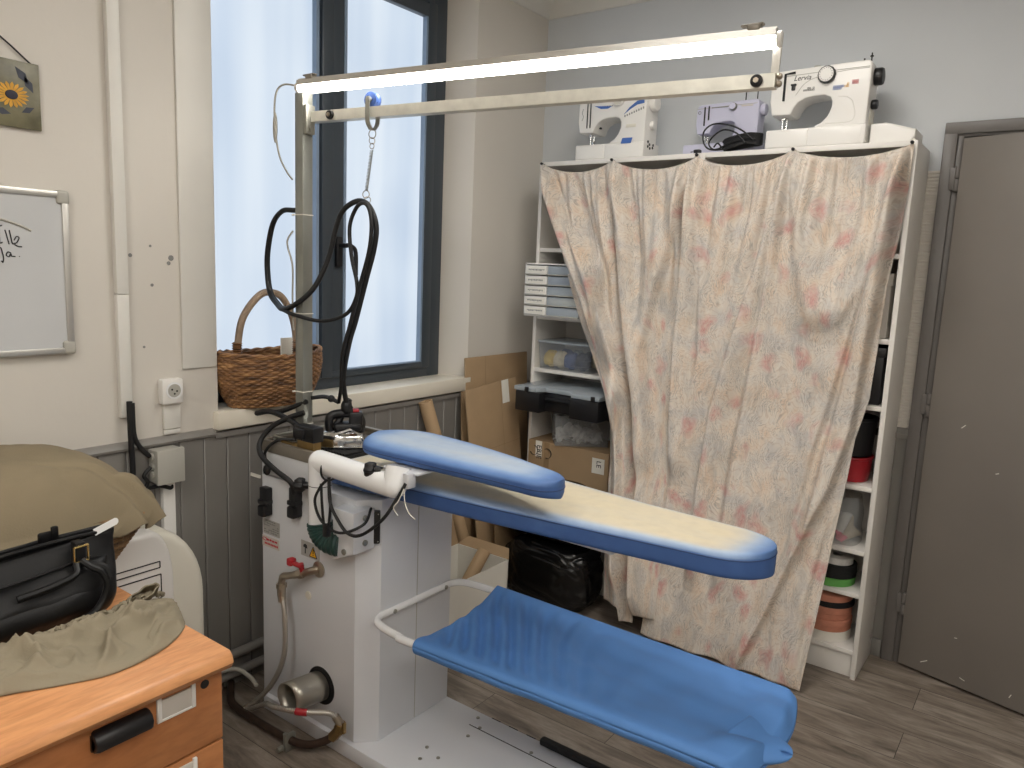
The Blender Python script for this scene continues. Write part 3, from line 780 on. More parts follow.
# ---- oval basket with handle on the window sill
t = thing('wicker_basket', 'brown oval wicker basket with hooped handle on the window sill', 'basket', (0, -1.645, 1.008))
BX, BY, BC = .115, .215, V((-.012, -1.645, 1.009))
def wb(u, v):
    a = 2*pi*u; row = v*22
    wv_ = .0028*sin(a*30+pi*int(row))*abs(sin(pi*row))+.002*abs(sin(pi*row))
    k = .72+.3*sin(min(1, v*1.15)*pi/2)-.05*v*v
    return BC+V(((BX*k+wv_)*cos(a), (BY*k+wv_)*sin(a), .175*v+.012*v*abs(sin(a))**2))
obj('basket_wall', MB().grid(wb, 480, 110, closeu=True), wicker, t, solid=.004, smooth=180)
obj('basket_floor', MB().lathe([(.0, .0), (.11, .0), (.11, .006), (0, .006)], BC, 32, M=Matrix.Diagonal((.75, 1.4, 1, 1)), close=False), wicker, t)
rim = MB()
for ph in (0, pi):
    rim.tube([BC+V(((BX*.965+.004*cos(k*.55+ph))*cos(2*pi*k/160), (BY*.965+.004*cos(k*.55+ph))*sin(2*pi*k/160), .178+.012*abs(sin(2*pi*k/160))**2+.004*sin(k*.55+ph))) for k in range(160)], .0055, 6, closed=True)
obj('basket_rim', rim, wicker, t)
hn = MB(); pp = [BC+V((.0, -.185+.0*1, .10))]
pp = catmull([BC+V((.02, -.145, .12)), BC+V((.02, -.142, .21)), BC+V((.02, -.12, .31)), BC+V((.02, -.055, .385)), BC+V((.02, .0, .395)), BC+V((.02, .045, .372)), BC+V((.02, .085, .30)), BC+V((.02, .102, .2)), BC+V((.02, .105, .12))], 8)
hn.tube(pp, .0125, 10)
hd_ = obj('basket_handle', hn, wicker_handle, t)
wr = MB()
for yy in (-.144, .103):
    for k in range(7): wr.lathe([(.013, -.004), (.018, 0), (.013, .004)], BC+V((.02, yy, .175+k*.008)), 12, close=False)
obj('handle_binding', wr, wicker, hd_)
tag(obj('paper_sheet', MB().box((-.05, -1.57, 1.16), (-.047, -1.50, 1.235), M=None), paper_white), 'white paper sticking up inside the basket on the sill', 'paper')
# ---------------------------------------------------------------- the ironing table
IT = thing('ironing_table', 'white vacuum ironing table with long blue padded board and overhead lamp arm', 'ironing table', (.46, -1.64, 0))
base = MB().prism([(.215, 0), (1.62, 0), (1.62, .05), (.215, .05)], -1.845, -1.448, 'y', .004)
bp_ = obj('base_plate', base, white_enamel, IT)
mk = MB()
for (x, y) in ((.862, -1.754), (.901, -1.716), (.901, -1.575), (.864, -1.479), (.903, -1.518), (1.104, -1.515), (.84, -1.70)): mk.cyl((x, y, .049), (x, y, .052), .006, n=12)
obj('screw', mk, galv, bp_)
mk = MB().box((.865, -1.5265, .0495), (1.45, -1.5235, .0506))
for a in (.9, .97, 1.04): mk.box((a, -1.4505, .0495), (a+.035, -1.449, .0515))
obj('slot_line', mk, black_slot, bp_)
obj('pedal_bar', MB().box((1.10, -1.468, .05), (1.6, -1.442, .072), .006), black_rubber, IT)
# cabinet body with a chamfered corner
plan = [(.2, -1.83), (.652, -1.83), (.705, -1.775), (.705, -1.455), (.2, -1.455)]
cb = MB().prism(plan, .05, .83, 'z', .003).box((.2, -1.83, .82), (.45, -1.455, .905), .002)
cabn = obj('cabinet', cb, white_enamel, IT, smooth=25)
obj('panel_seam', MB().box((.7045, -1.618, .055), (.7056, -1.615, .825)), grey_plastic, cabn)
cm = MB()
cm.box((.196, -1.834, .902), (.455, -1.826, .938), .002).box((.196, -1.459, .902), (.455, -1.451, .938), .002).box((.196, -1.8335, .9025), (.204, -1.4515, .9375), .002).box((.2, -1.83, .9045), (.455, -1.455, .912))
cm.box((.1958, -1.8342, .933), (.455, -1.818, .9395), .001).box((.1958, -1.468, .933), (.455, -1.4508, .9395), .001).box((.1955, -1.834, .9332), (.212, -1.4512, .9392), .001)
obj('cap_frame', cm, cap_metal, IT)
# solenoid block on the cap with brass fitting
vb = obj('solenoid_valve', MB().box((.350, -1.822, .962), (.447, -1.778, 1.010), .005).box((.36, -1.832, .970), (.41, -1.80, 1.002), .004), black_plastic, IT)
obj('brass_fitting', MB().box((.36, -1.815, .911), (.44, -1.782, .963), .004).cyl((.33, -1.80, .935), (.362, -1.80, .935), .012, n=6).cyl((.27, -1.80, .935), (.332, -1.80, .935), .008), brass, vb)
obj('steel_rail', MB().tube([(.225, -1.80, .91), (.225, -1.80, .95), (.225, -1.5, .95), (.225, -1.5, .91)], .005).tube([(.225, -1.80, .948), (.30, -1.80, .948)], .005), galv, vb)
# ribbed black mat under the iron
rm = MB().box((.36, -1.74, .910), (.50, -1.53, .916), .002)
for k in range(10): rm.tube([(.366+.0135*k, -1.735, .919), (.366+.0135*k, -1.535, .919)], .0048, 8)
obj('iron_rest', rm, black_rubber, IT)
obj('rest_block', MB().box((.35, -1.73, .905), (.50, -1.53, .912), .003), black_plastic, IT)

# padded boards
def pad(cx, hw, x0, x1, z0, z1, n=90, m=56, mat_=None, name='', par=None, tip=.13, tail=.08, worn=1, round_=False):
    bm = MB(); W_ = []; rows = []
    for i in range(n+1):
        e = i/n; t = .5-.5*cos(pi*e)
        x = lerp(x0, x1, t); w = interp(hw, x); c = interp(cx, x)
        dr = max(0, (x-(x1-tip))/tip); dl_ = max(0, ((x0+tail)-x)/tail)
        w *= sqrt(max(0, 1-min(1, dr)**2.3))*sqrt(max(0, 1-min(1, dl_)**3)); w = max(w, .002)
        rows.append((x, c, w))
    V_ = []
    for (x, c, w) in rows:
        ring = []
        for j in range(m):
            a = 2*pi*j/m; ca, sa = cos(a), sin(a)
            # rounded shoulders above, squarer below
            p = (.5 if sa > 0 else .45) if round_ else (.22 if sa > 0 else .14)
            yy = math.copysign(abs(ca)**p, ca); r_ = .022
            h = (z1-z0)
            # rounded rectangle of half width w
            zz = math.copysign(abs(sa)**(.6 if round_ else .42), sa)
            edge = max(0, 1-w/.03) if w < .03 else 0
            z = (z0+z1)/2+zz*h/2*(1-.55*edge*0)
            v = bm.bm.verts.new((x, c+yy*w, z)); ring.append(v)
            d_in = 1-abs(yy)
            dist_tip = min(1, (x1-x)/.14); dist_tail = min(1, (x-x0)/.10)
            wear = (0 if sa <= .05 else sstep(.0, .9, 1-abs(ca))*sstep(0, 1, dist_tip)*sstep(-.3, 1, dist_tail)*.52 + (.22 if round_ else .46)*sstep(.08, .36, sa)*sstep(-.3, .5, dist_tip))
            W_.append(wear*worn)
        V_.append(ring)
    for a, b in zip(V_, V_[1:]):
        for j in range(m): bm.bm.faces.new((a[j], a[(j+1) % m], b[(j+1) % m], b[j]))
    bm.bm.faces.new(V_[0][::-1]); bm.bm.faces.new(V_[-1])
    bmesh.ops.recalc_face_normals(bm.bm, faces=bm.bm.faces[:])
    o = obj(name, bm, mat_, par, attr=True, smooth=60)
    at = o.data.attributes.new('wear', 'FLOAT', 'POINT')
    at.data.foreach_set('value', W_)
    return o, rows
bmat = board_mat()
CXM = [(.44, -1.56), (.8, -1.57), (1.06, -1.583), (1.41, -1.584), (1.57, -1.578), (1.8, -1.572)]
HWM = [(.44, .25), (.8, .215), (1.06, .178), (1.41, .135), (1.57, .120), (1.8, .100)]
bd, rows = pad(CXM, HWM, .45, 1.79, .84, .906, mat_=bmat, name='ironing_board', par=IT, tip=.12)
pp_ = []
for (x, c, w) in rows: pp_.append((x, c-w-.0004, .888))
pp_ += [(x, c+w+.0004, .888) for (x, c, w) in rows[::-1]]
obj('seam_piping', MB().tube(pp_[1:-1], .0016, 6, closed=True), piping_blue, bd)
obj('board_beam', MB().box((.68, -1.63, .80), (1.40, -1.53, .842), .006), white_enamel, IT)
CXS = [(.60, -1.715), (.75, -1.716), (.9, -1.722), (1.1, -1.740), (1.25, -1.762), (1.36, -1.782)]
HWS = [(.60, .122), (.75, .128), (.9, .118), (1.0, .107), (1.1, .093), (1.23, .070), (1.36, .052)]
sd, rows = pad(CXS, HWS, .625, 1.325, .970, 1.018, mat_=bmat, name='sleeve_board', par=IT, tip=.075, tail=.13, worn=.85, round_=True)
pp_ = [(x, c-w-.0003, .992) for (x, c, w) in rows]+[(x, c+w+.0003, .992) for (x, c, w) in rows[::-1]]
obj('seam_piping', MB().tube(pp_[1:-1], .0015, 6, closed=True), piping_blue, sd)

# swing arm carrying the sleeve board: mitred white tube
arm = MB()
TR = .034
arm.cyl((.552, -1.88, .735), (.552, -1.88, .938), TR, n=32).cyl((.552, -1.88, .938), (.86, -1.88, .928), TR, n=32).cyl((.86, -1.88, .928), (.855, -1.862, .975), TR, n=32)
arm.sphere((.552, -1.88, .938), TR*1.003, 16).sphere((.86, -1.88, .928), TR*1.003, 16)
ar = obj('swing_arm', arm, white_gloss, IT)
obj('mounting_plate', MB().box((.80, -1.865, .964), (.93, -1.66, .971), .003).box((.895, -1.885, .93), (.915, -1.855, .971), .002), white_enamel, ar)
rg = MB().lathe([(TR+.0008, -.001), (TR+.0012, 0), (TR+.0008, .001)], (.552, -1.88, .868), 32, close=False)
rg.tube([(.598, -1.88+(TR+.001)*sin(2*pi*k/24), .925+(TR+.001)*cos(2*pi*k/24)) for k in range(24)], .003, 6, closed=True)
obj('clamp_ring', rg, black_plastic, ar)
def star_knob(nm, c, d, r, par):
    M = Matrix.Translation(c) @ V((0, 0, 1)).rotation_difference(V(d)).to_matrix().to_4x4()
    k_ = MB().lathe([(r*.55, -.012), (r*.9, -.010), (r, -.004), (r, .010), (r*.85, .016), (0.001, .018)], n=48, M=M, rad=lambda th, i: 1+.13*cos(6*th))
    k_.lathe([(r*.5, -.03), (r*.55, -.012)], n=20, M=M)
    kn = obj(nm, k_, black_plastic, par)
    obj('threaded_stud', MB().cyl(V(c)-V(d)*.03, V(c)-V(d)*.06, .0045), galv, kn)
star_knob('star_knob', (.785, -1.895, .962), (-.9, -.42, 0), .02, IT)
star_knob('star_knob', (.447, -1.868, .842), (-.85, -.5, .0), .021, IT)
# ribbed green duct under the arm
gd = catmull([(.553, -1.88, .752), (.556, -1.88, .735), (.568, -1.878, .716), (.592, -1.872, .702), (.632, -1.862, .698)], 40)
obj('ribbed_duct', MB().tube(gd, lambda t: .0385+.0012*sin(t*2*pi*11), 32), green_duct, IT)
bk_ = MB().prism([(.612, .652), (.702, .69), (.702, .812), (.612, .812)], -1.884, -1.80, 'y', .005)
bkt = obj('arm_bracket', bk_, white_enamel, IT)
for z in (.715, .79): obj('bolt', MB().cyl((.701, -1.84, z), (.708, -1.84, z), .009, n=16, bev=.002), galv, bkt)
obj('bolt', MB().cyl((.665, -1.883, .69), (.665, -1.889, .69), .009, n=16, bev=.002), galv, bkt)
# long black switch on the chamfered corner
MC = Matrix.Translation((.682, -1.806, .75)) @ Matrix.Rotation(R(45), 4, 'Z')
sw = obj('switch_box', MB().box((-.0, -.012, -.05), (.034, .012, .05), .004, M=MC), black_plastic, IT)
pm_ = MB()
for dy, dz in ((.006, .042), (.028, .042), (.006, -.042), (.028, -.042)): pm_.cyl(MC @ V((dy, -.0115, dz)), MC @ V((dy, -.0135, dz)), .002, n=8)
obj('screw', pm_, galv, sw)
# plug connectors on the front
def connector(x, zc):
    c = obj('plug_connector', MB().box((x-.020, -1.856, zc-.05), (x+.018, -1.83, zc+.045), .005).box((x-.022, -1.862, zc-.012), (x+.020, -1.83, zc+.004), .004).box((x-.018, -1.866, zc-.052), (x+.016, -1.835, zc-.014), .006), black_plastic, IT)
    return c
connector(.238, .742); connector(.39, .772)
obj('cable_tag', MB().box((.165, -1.85, .812), (.215, -1.846, .822), M=None), paper_white, IT)
# cables of the machine
obj('power_cable', MB().tube(catmull([(.392, -1.85, .80), (.390, -1.862, .838), (.330, -1.872, .866), (.263, -1.875, .90), (.232, -1.86, .937), (.250, -1.83, .985), (.30, -1.80, 1.02), (.345, -1.775, 1.04)], 8), .0085, 10), black_rubber, IT)
obj('power_cable', MB().tube(catmull([(.335, -1.80, .955), (.29, -1.835, .95), (.25, -1.852, .91), (.242, -1.845, .865)], 8), .005, 8).sphere((.242, -1.842, .845), .014, 10, (1, .8, 1.3)), black_rubber, IT)
obj('power_cable', MB().tube(catmull([(.13, -1.80, 1.010), (.203, -1.80, 1.026), (.284, -1.80, 1.018), (.335, -1.80, 1.005), (.36, -1.80, .995)], 8), .009, 8).tube(catmull([(.14, -1.79, 1.012), (.12, -1.78, 1.008), (.16, -1.79, 1.02), (.24, -1.79, 1.03), (.30, -1.775, 1.055), (.345, -1.765, 1.075)], 8), .008, 8), black_rubber, IT)
obj('board_cable', MB().tube(catmull([(.627, -1.918, .905), (.606, -1.925, .879), (.590, -1.93, .835), (.615, -1.925, .781), (.676, -1.91, .757), (.730, -1.87, .785), (.71, -1.825, .815), (.697, -1.817, .80)], 10), .0042, 8), black_rubber, IT)
obj('board_cable', MB().tube(catmull([(.907, -1.885, .945), (.888, -1.90, .90), (.857, -1.92, .842), (.788, -1.93, .785), (.731, -1.93, .775), (.685, -1.93, .808), (.650, -1.925, .848), (.637, -1.918, .915)], 10), .0048, 8), black_rubber, IT)
obj('board_cable', MB().tube(catmull([(.605, -1.92, .89), (.612, -1.922, .83), (.618, -1.92, .77), (.63, -1.92, .745)], 8), .004, 8).tube(catmull([(.64, -1.92, .90), (.648, -1.922, .84), (.64, -1.92, .78), (.632, -1.92, .745)], 8), .004, 8).box((.622, -1.93, .738), (.642, -1.912, .775), .003), black_rubber, IT)
obj('tie_string', MB().tube(catmull([(.915, -1.90, .935), (.90, -1.905, .90), (.888, -1.91, .88), (.905, -1.91, .862)], 6), .0014, 5).tube(catmull([(.915, -1.90, .935), (.925, -1.905, .90), (.945, -1.91, .878), (.968, -1.91, .866)], 6), .0014, 5), paper_white, IT)
# stickers
pl = obj('rating_plate', MB().box((.206, -1.8318, .622), (.292, -1.83, .672)), sticker_grey, IT)
q = MB(); random.seed(3)
for k in range(6):
    x = .211
    while x < .283:
        w_ = random.uniform(.003, .012)
        if random.random() < .8: q.box((x, -1.8324, .628+.0075*k), (min(x+w_, .287), -1.8317, .6315+.0075*k))
        x += w_+.003
obj('fine_print', q, ink_grey, pl, smooth=0)
pl = obj('maker_sticker', MB().box((.2, -1.8318, .578), (.290, -1.83, .614)), label_card, IT)
q = MB()
q.tube([(.215+.012*cos(2*pi*k/24), -1.8322, .6025+.005*sin(2*pi*k/24)) for k in range(24)], .0013, 5, closed=True)
q.box((.222, -1.8324, .599), (.236, -1.8317, .606)).box((.239, -1.8324, .6), (.25, -1.8317, .607)).box((.253, -1.8324, .599), (.263, -1.8317, .606)).box((.266, -1.8324, .6), (.28, -1.8317, .606))
for k in range(9): q.box((.213+.008*k, -1.8324, .585), (.219+.008*k, -1.8317, .592))
obj('red_print', q, ink_red, pl, smooth=0)
pl = obj('warning_sticker', MB().box((.402, -1.8318, .597), (.490, -1.83, .647)), sticker_grey, IT)
obj('warning_triangle', MB().prism([(.444, .603), (.480, .603), (.462, .637)], -1.8326, -1.8317, 'y'), sign_yellow, pl)
q = MB().prism([(.4605, .614), (.4635, .614), (.4645, .629), (.4595, .629)], -1.8331, -1.8325, 'y').prism([(.4605, .608), (.4635, .608), (.4635, .611), (.4605, .611)], -1.8331, -1.8325, 'y')
for a, b in (((.444, .603), (.480, .603)), ((.480, .603), (.462, .637)), ((.462, .637), (.444, .603))): q.tube([(a[0], -1.8327, a[1]), (b[0], -1.8327, b[1])], .0012, 5)
q.prism([(.413, .627), (.433, .624), (.431, .634), (.424, .638), (.416, .635)], -1.8325, -1.8317, 'y').box((.421, -1.8325, .606), (.425, -1.8317, .626))
obj('warning_symbol', q, ink, pl, smooth=0)
obj('cover_disc', MB().cyl((.438, -1.83, .470), (.438, -1.835, .470), .014, n=24, bev=.002), cream_plastic, IT)
# red lever valve and the round exhaust outlet
vl = MB().cyl((.49, -1.83, .572), (.49, -1.838, .572), .026, n=24, bev=.003).tube([(.49, -1.835, .572), (.462, -1.862, .563), (.42, -1.872, .546)], .0125, 12).cyl((.455, -1.866, .561), (.438, -1.869, .554), .0165, n=6)
vl.tube(catmull([(.425, -1.872, .548), (.395, -1.878, .538), (.374, -1.88, .530), (.366, -1.88, .505)], 6), .0115, 12).cyl((.366, -1.88, .505), (.366, -1.88, .49), .017, n=6).cyl((.366, -1.88, .49), (.366, -1.88, .465), .0135, n=16)
vlv = obj('water_valve', vl, nickel, IT)
obj('valve_lever', MB().box((.405, -1.888, .583), (.465, -1.868, .592), .004).cyl((.452, -1.868, .565), (.452, -1.872, .592), .008).box((.402, -1.89, .578), (.425, -1.866, .602), .005), red_plastic, vlv)
xp = MB()
for (r, a, b) in ((.046, -1.835, -1.945),):
    n = 40
    xp.grid(lambda u, v: V((.497-.02*v+r*cos(2*pi*u), lerp(a, b, v), .185-.0*v+r*sin(2*pi*u))), n, 4, closeu=True)
obj('exhaust_pipe', xp, duct_steel, IT, solid=.003)
obj('outlet_collar', MB().lathe([(.062, 0), (.062, .002), (.001, .0025)], n=40, M=Matrix.Translation((.50, -1.83, .185)) @ Matrix.Rotation(pi/2, 4, 'X')), black_slot, IT)
# post, rail and lamp
po = MB().box((.301, -1.774, .90), (.339, -1.736, 2.022), .002).box((.29, -1.785, .90), (.35, -1.725, .915), .002)
post = obj('support_post', po, steel_post, IT)
for z in (1.105, 1.355, 1.66, 1.0): obj('cable_tie', MB().box((.2995, -1.7755, z-.0015), (.3405, -1.7345, z+.0015)).cyl((.30, -1.775, z), (.296, -1.782, z-.002), .003), paper_white, post)
ra, rb = V((.325, -1.742, 1.952)), V((1.69, -1.56, 1.952))
rl = MB().tube([ra, rb], 0, sq=(.03, .03))
rail = obj('overhead_rail', rl, zinc_rail, IT, smooth=20)
d = (rb-ra).normalized(); nrm = V((d.y, -d.x, 0))
for t_ in (.075, .972):
    c = ra.lerp(rb, t_)
    obj('rail_bolt', MB().cyl(c+nrm*.014, c+nrm*.024, .0135, n=20, bev=.003), black_steel, rail)
    obj('bolt_nut', MB().cyl(c+nrm*.0235, c+nrm*.028, .006, n=6), nickel, rail)
obj('end_bracket', MB().box((.339, -1.772, 1.90), (.352, -1.738, 1.985), .002).cyl((.352, -1.755, 1.915), (.357, -1.755, 1.915), .006, n=10), galv, rail)
la, lb = V((.318, -1.765, 2.028)), V((1.688, -1.575, 2.028))
dl2 = (lb-la).normalized()
lamp = obj('work_lamp', MB().tube([la+V((0, 0, .02)), lb+V((0, 0, .02))], 0, sq=(.036, .014)).tube([la+V((0, 0, .026)), lb+V((0, 0, .026))], 0, sq=(.02, .012)), alu, IT, smooth=20)
obj('lamp_tube', MB().cyl(la+V((0, 0, .004)), lb+V((0, 0, .004)), .0145, n=20, bev=.003), glow('tube_glow', (255, 250, 240), 15), lamp)
for p, s_ in ((la, -1), (lb, 1)): obj('end_cap', MB().cyl(p+V((0, 0, .008)), p+V((0, 0, .008))+dl2*.012*s_, .017, n=16, bev=.003), white_plastic, lamp)
for t_ in (.03, .965): 
    c = la.lerp(lb, t_); cl = MB().box(c+V((-.014, -.012, .028)), c+V((.014, .012, .042)), .003).box(c+V((-.03, -.008, .04)), c+V((.02, .008, .045)), .002)
    obj('lamp_clip', cl, cap_metal, lamp)
eb = MB().tube([rb+V((-.005, -.0, -.014)), rb+V((-.003, -.004, .02)), V((1.692, -1.572, 2.05))], 0, sq=(.018, .004))
obj('end_strut', eb, alu, lamp)
for z in (-.006, .01): obj('strut_screw', MB().sphere(rb+V((.006, 0, z)), .0075, 8), nickel, lamp)
lc = MB().tube(catmull([(.318, -1.765, 2.04), (.268, -1.79, 2.045), (.243, -1.80, 2.015), (.238, -1.80, 1.93), (.252, -1.795, 1.84), (.275, -1.785, 1.79), (.297, -1.78, 1.765)], 8), .0028, 6)
lc.tube(catmull([(.296, -1.778, 1.61), (.28, -1.785, 1.585), (.279, -1.785, 1.56), (.296, -1.78, 1.50), (.294, -1.779, 1.40), (.298, -1.778, 1.3)], 8), .0028, 6)
lcb = obj('lamp_cable', lc, grey_plastic, lamp)
obj('inline_switch', MB().sphere((.240, -1.80, 1.92), .011, 10, (.75, .6, 4.2)), grey_plastic, lcb)

# catch tray: white tube frame with a blue cloth stretched over it
fr_ = catmull([(1.72, -1.745, .4475), (.93, -1.836, .468), (.85, -1.838, .471), (.785, -1.833, .4725), (.745, -1.822, .473), (.722, -1.798, .473), (.716, -1.76, .473), (.716, -1.6, .473), (.716, -1.49, .473), (.722, -1.455, .473), (.745, -1.432, .473), (.785, -1.421, .4725), (.85, -1.414, .471), (.93, -1.41, .468), (1.70, -1.368, .4475)], 8)
tf = obj('tray_frame', MB().tube(fr_, .0115, 12), white_gloss, IT)
for y in (-1.735, -1.50): obj('screw', MB().cyl((.724, y, .473), (.7305, y, .473), .007, n=16, bev=.0015), galv, tf)
def sling(u, v):
    # u along, v around the loop: 0..0.5 across the top from near to far, 0.5..1 back underneath
    if v <= .5:
        s_ = v*2; top = True
    else: s_ = 2-2*v; top = False
    x0 = lerp(.915, .86, s_)+.02*sin(pi*s_); x1 = lerp(1.785, 1.80, s_)+.055*sin(pi*s_)**.7
    x = lerp(x0, x1, u)
    yn = lerp(-1.838, -1.742, (x-.9)/.9); yf = lerp(-1.408, -1.36, (x-.9)/.9)
    zf = lerp(.470, .443, (x-.9)/.9)
    r = .0175
    # rounded edges round the two tubes
    e = min(s_, 1-s_); E_ = .07
    if e < E_:
        an = e/E_*pi/2; rnd = sin(an); y = (yn-r*cos(an)) if s_ < .5 else (yf+r*cos(an))
    else: rnd = 1; y = lerp(yn, yf, (s_-E_)/(1-2*E_))
    prox = sin(pi*s_); flat = sstep(E_, E_+.12, e)
    if top:
        wr = sin(88*(x+.10*sin(s_*3+x*5)+.22*(s_-.5))+2.5*noise.noise(V((x*4, y*3, 1))))*(.6+.4*noise.noise(V((x*5, y*2, 6))))
        z = zf+r*rnd-.010*prox**.8*flat-.004*flat*sstep(.2, 0, u)+.015*wr*flat*sstep(-.02, .07, u)*(sstep(.9, .0, u)*.85+.15)
        z += .005*noise.noise(V((x*6, y*8, 4)))*flat
        z += .020*sstep(.86, .93, u)*sstep(1, .96, u)*flat*(.5+.5*cos(14*(s_-.2)))
        z += .006*noise.noise(V((x*3+s_*4, s_*7, 8)))*flat
    else:
        z = zf-r*rnd-.03*prox**.7-.012*sstep(.7, 1, u)*prox+.006*noise.noise(V((x*7, y*6, 9)))
    # close the far end like a pillow case
    ce = sstep(.955, 1, u)
    z = lerp(z, zf-.006-.02*(1-s_), ce*.9)
    y += .012*noise.noise(V((x*5, s_*3, 0)))*ce
    return V((x+.03*sqrt(max(0, 1-((1-u)/.05-1)**2) if u > .95 else 0)*.6, y, z))
obj('tray_cloth', MB().grid(sling, 220, 110), blue_cloth, IT, solid=.003, smooth=180)
def ear(u, v):
    # slack corner of the cloth, a drooping pocket hanging off the near end
    a = 2*pi*u
    c = V((1.75, -1.655, .438)).lerp(V((1.872, -1.605, .452)), v) + V((0, 0, -.012*v*v))
    ry = .085*sqrt(max(0, 1-v**2.2))*(1-.35*v)+.001; rz = .026*sqrt(max(0, 1-v**2.2))+.001
    fold = 1+(.14*sin(2*a+4*v)+.12*noise.noise(V((cos(a)*2, sin(a)*2, v*4))))*(1-v)
    return c+V((0.01*sin(a*2), ry*cos(a)*fold+.045*(1-v), rz*sin(a)*fold-.01*sin(pi*v)))
e_ = MB().grid(ear, 48, 26, closeu=True)
obj('slack_corner', e_, blue_cloth, IT, solid=.003, smooth=180)

# ---- steam iron
t = thing('steam_iron', 'chrome steam iron with black handle resting on the ribbed mat', 'iron', (.408, -1.675, .9245))
MI = Matrix.Translation((.408, -1.675, .9245)) @ Matrix.Rotation(R(-128), 4, 'Z') @ Matrix.Scale(.8, 4)
sole = [(-.09, -.05), (-.06, -.056), (0, -.053), (.05, -.038), (.085, -.016), (.1, 0), (.085, .016), (.05, .038), (0, .053), (-.06, .056), (-.09, .05)]
obj('soleplate', MB().prism([(p[0], p[1]) for p in sole], 0, .012, 'z', .002, M=MI), chrome, t)
bdm = MB()
k_ = [(1, .012), (1.0, .03), (.96, .045), (.82, .062), (.55, .07), (.1, .072)]
cc = catmull([(x, y, 0) for x, y in sole], 6, closed=True)
bdm.lathe([(1, z) for s_, z in k_], n=len(cc), close=False)
n = len(cc)
for i, v in enumerate(bdm.bm.verts):
    pass
bdm.bm.verts.ensure_lookup_table()
for i, v in enumerate(bdm.bm.verts):
    r_, k = divmod(i, n); p = cc[k]; s_ = k_[r_][0]; v.co = MI @ V((p.x*s_-.005*(1-s_), p.y*s_, k_[r_][1]))
bdm.bm.faces.new([bdm.bm.verts[i] for i in range(5*n, 6*n)])
obj('iron_body', bdm, chrome, t)
hb = MB()
hb.tube(catmull([MI @ V(p) for p in ((-.075, 0, .06), (-.08, 0, .10), (-.06, 0, .13), (0, 0, .137), (.04, 0, .128), (.05, 0, .10), (.045, 0, .065))], 6), .014, 12)
hb.box((-.08, -.035, .066), (.03, .035, .10), .012, M=MI).box((-.085, -.028, .085), (-.03, .028, .145), .01, M=MI)
obj('iron_handle', hb, black_plastic, t)
obj('steam_cap', MB().lathe([(.019, 0), (.02, .012), (.014, .024), (.004, .028)], n=20, M=MI @ Matrix.Translation((-.02, .0, .14))), chrome, t)
obj('red_button', MB().box((-.07, -.018, .143), (-.045, .018, .155), .004, M=MI), red_plastic, t)
obj('side_bracket', MB().tube([MI @ V(p) for p in ((-.07, .055, .06), (-.03, .066, .085), (.02, .05, .065))], 0, sq=(.02, .006)).tube([MI @ V(p) for p in ((-.07, -.055, .06), (-.03, -.066, .085), (.02, -.05, .065))], 0, sq=(.02, .006)), chrome, t)

# ---- trolley, spring and hanging steam hose
t = thing('hose_trolley', 'blue wheeled trolley with spring hook running on the overhead rail', 'hook', (.573, -1.712, 1.9))
yr = -1.7089
obj('trolley_wheel', MB().lathe([(.006, -.012), (.022, -.012), (.0225, -.008), (.017, -.004), (.017, .004), (.0225, .008), (.022, .012), (.006, .012)], n=28, M=Matrix.Translation((.573, yr, 1.987)) @ Matrix.Rotation(R(7.6), 4, 'Z') @ Matrix.Rotation(pi/2, 4, 'X')), blue_wheel, t)
st_ = MB()
for s_ in (-1, 1): st_.tube(catmull([(.573, yr+.019*s_, 1.995), (.573, yr+.0205*s_, 1.96), (.573, yr+.019*s_, 1.925), (.573, yr+.006*s_, 1.905)], 6), 0, sq=(.016, .003))
st_.cyl((.573, yr-.022, 1.987), (.573, yr+.022, 1.987), .008)
obj('strap_hanger', st_, galv, t)
def ring_(c, r, rot, w=.0015):
    M = Matrix.Translation(c) @ Matrix.Rotation(rot, 4, 'Z')
    return [M @ V((r*cos(2*pi*k/20), 0, r*sin(2*pi*k/20))) for k in range(20)]
rr_ = MB().tube(ring_((.573, yr, 1.893), .0125, .2), .0014, 6, closed=True).tube(ring_((.572, yr, 1.874), .009, 1.2), .0012, 6, closed=True).tube(ring_((.572, yr, 1.859), .008, .1), .0012, 6, closed=True)
rr_.tube(ring_((.549, yr, 1.722), .011, .3), .0014, 6, closed=True).tube(ring_((.556, yr, 1.706), .009, .9), .0012, 6, closed=True)
obj('link_ring', rr_, nickel, t)
a0, b0 = V((.571, yr, 1.848)), V((.550, yr, 1.732))
obj('coil_spring', MB().tube([a0.lerp(b0, k/240)+V((.0045*cos(k*.75), .0045*sin(k*.75), 0)) for k in range(241)], .0011, 5), galv, t)
A = [(.300, -1.735, 1.672), (.255, -1.745, 1.676), (.204, -1.75, 1.673), (.148, -1.745, 1.632), (.113, -1.74, 1.547), (.103, -1.735, 1.478), (.124, -1.74, 1.409), (.188, -1.76, 1.376), (.255, -1.785, 1.364), (.323, -1.79, 1.384), (.374, -1.76, 1.437), (.405, -1.73, 1.528), (.429, -1.72, 1.624), (.458, -1.716, 1.677), (.517, -1.712, 1.703), (.574, -1.72, 1.687), (.605, -1.72, 1.632), (.598, -1.72, 1.564), (.565, -1.72, 1.470), (.522, -1.72, 1.347), (.487, -1.715, 1.272), (.445, -1.70, 1.159), (.425, -1.67, 1.075), (.425, -1.65, 1.05)]
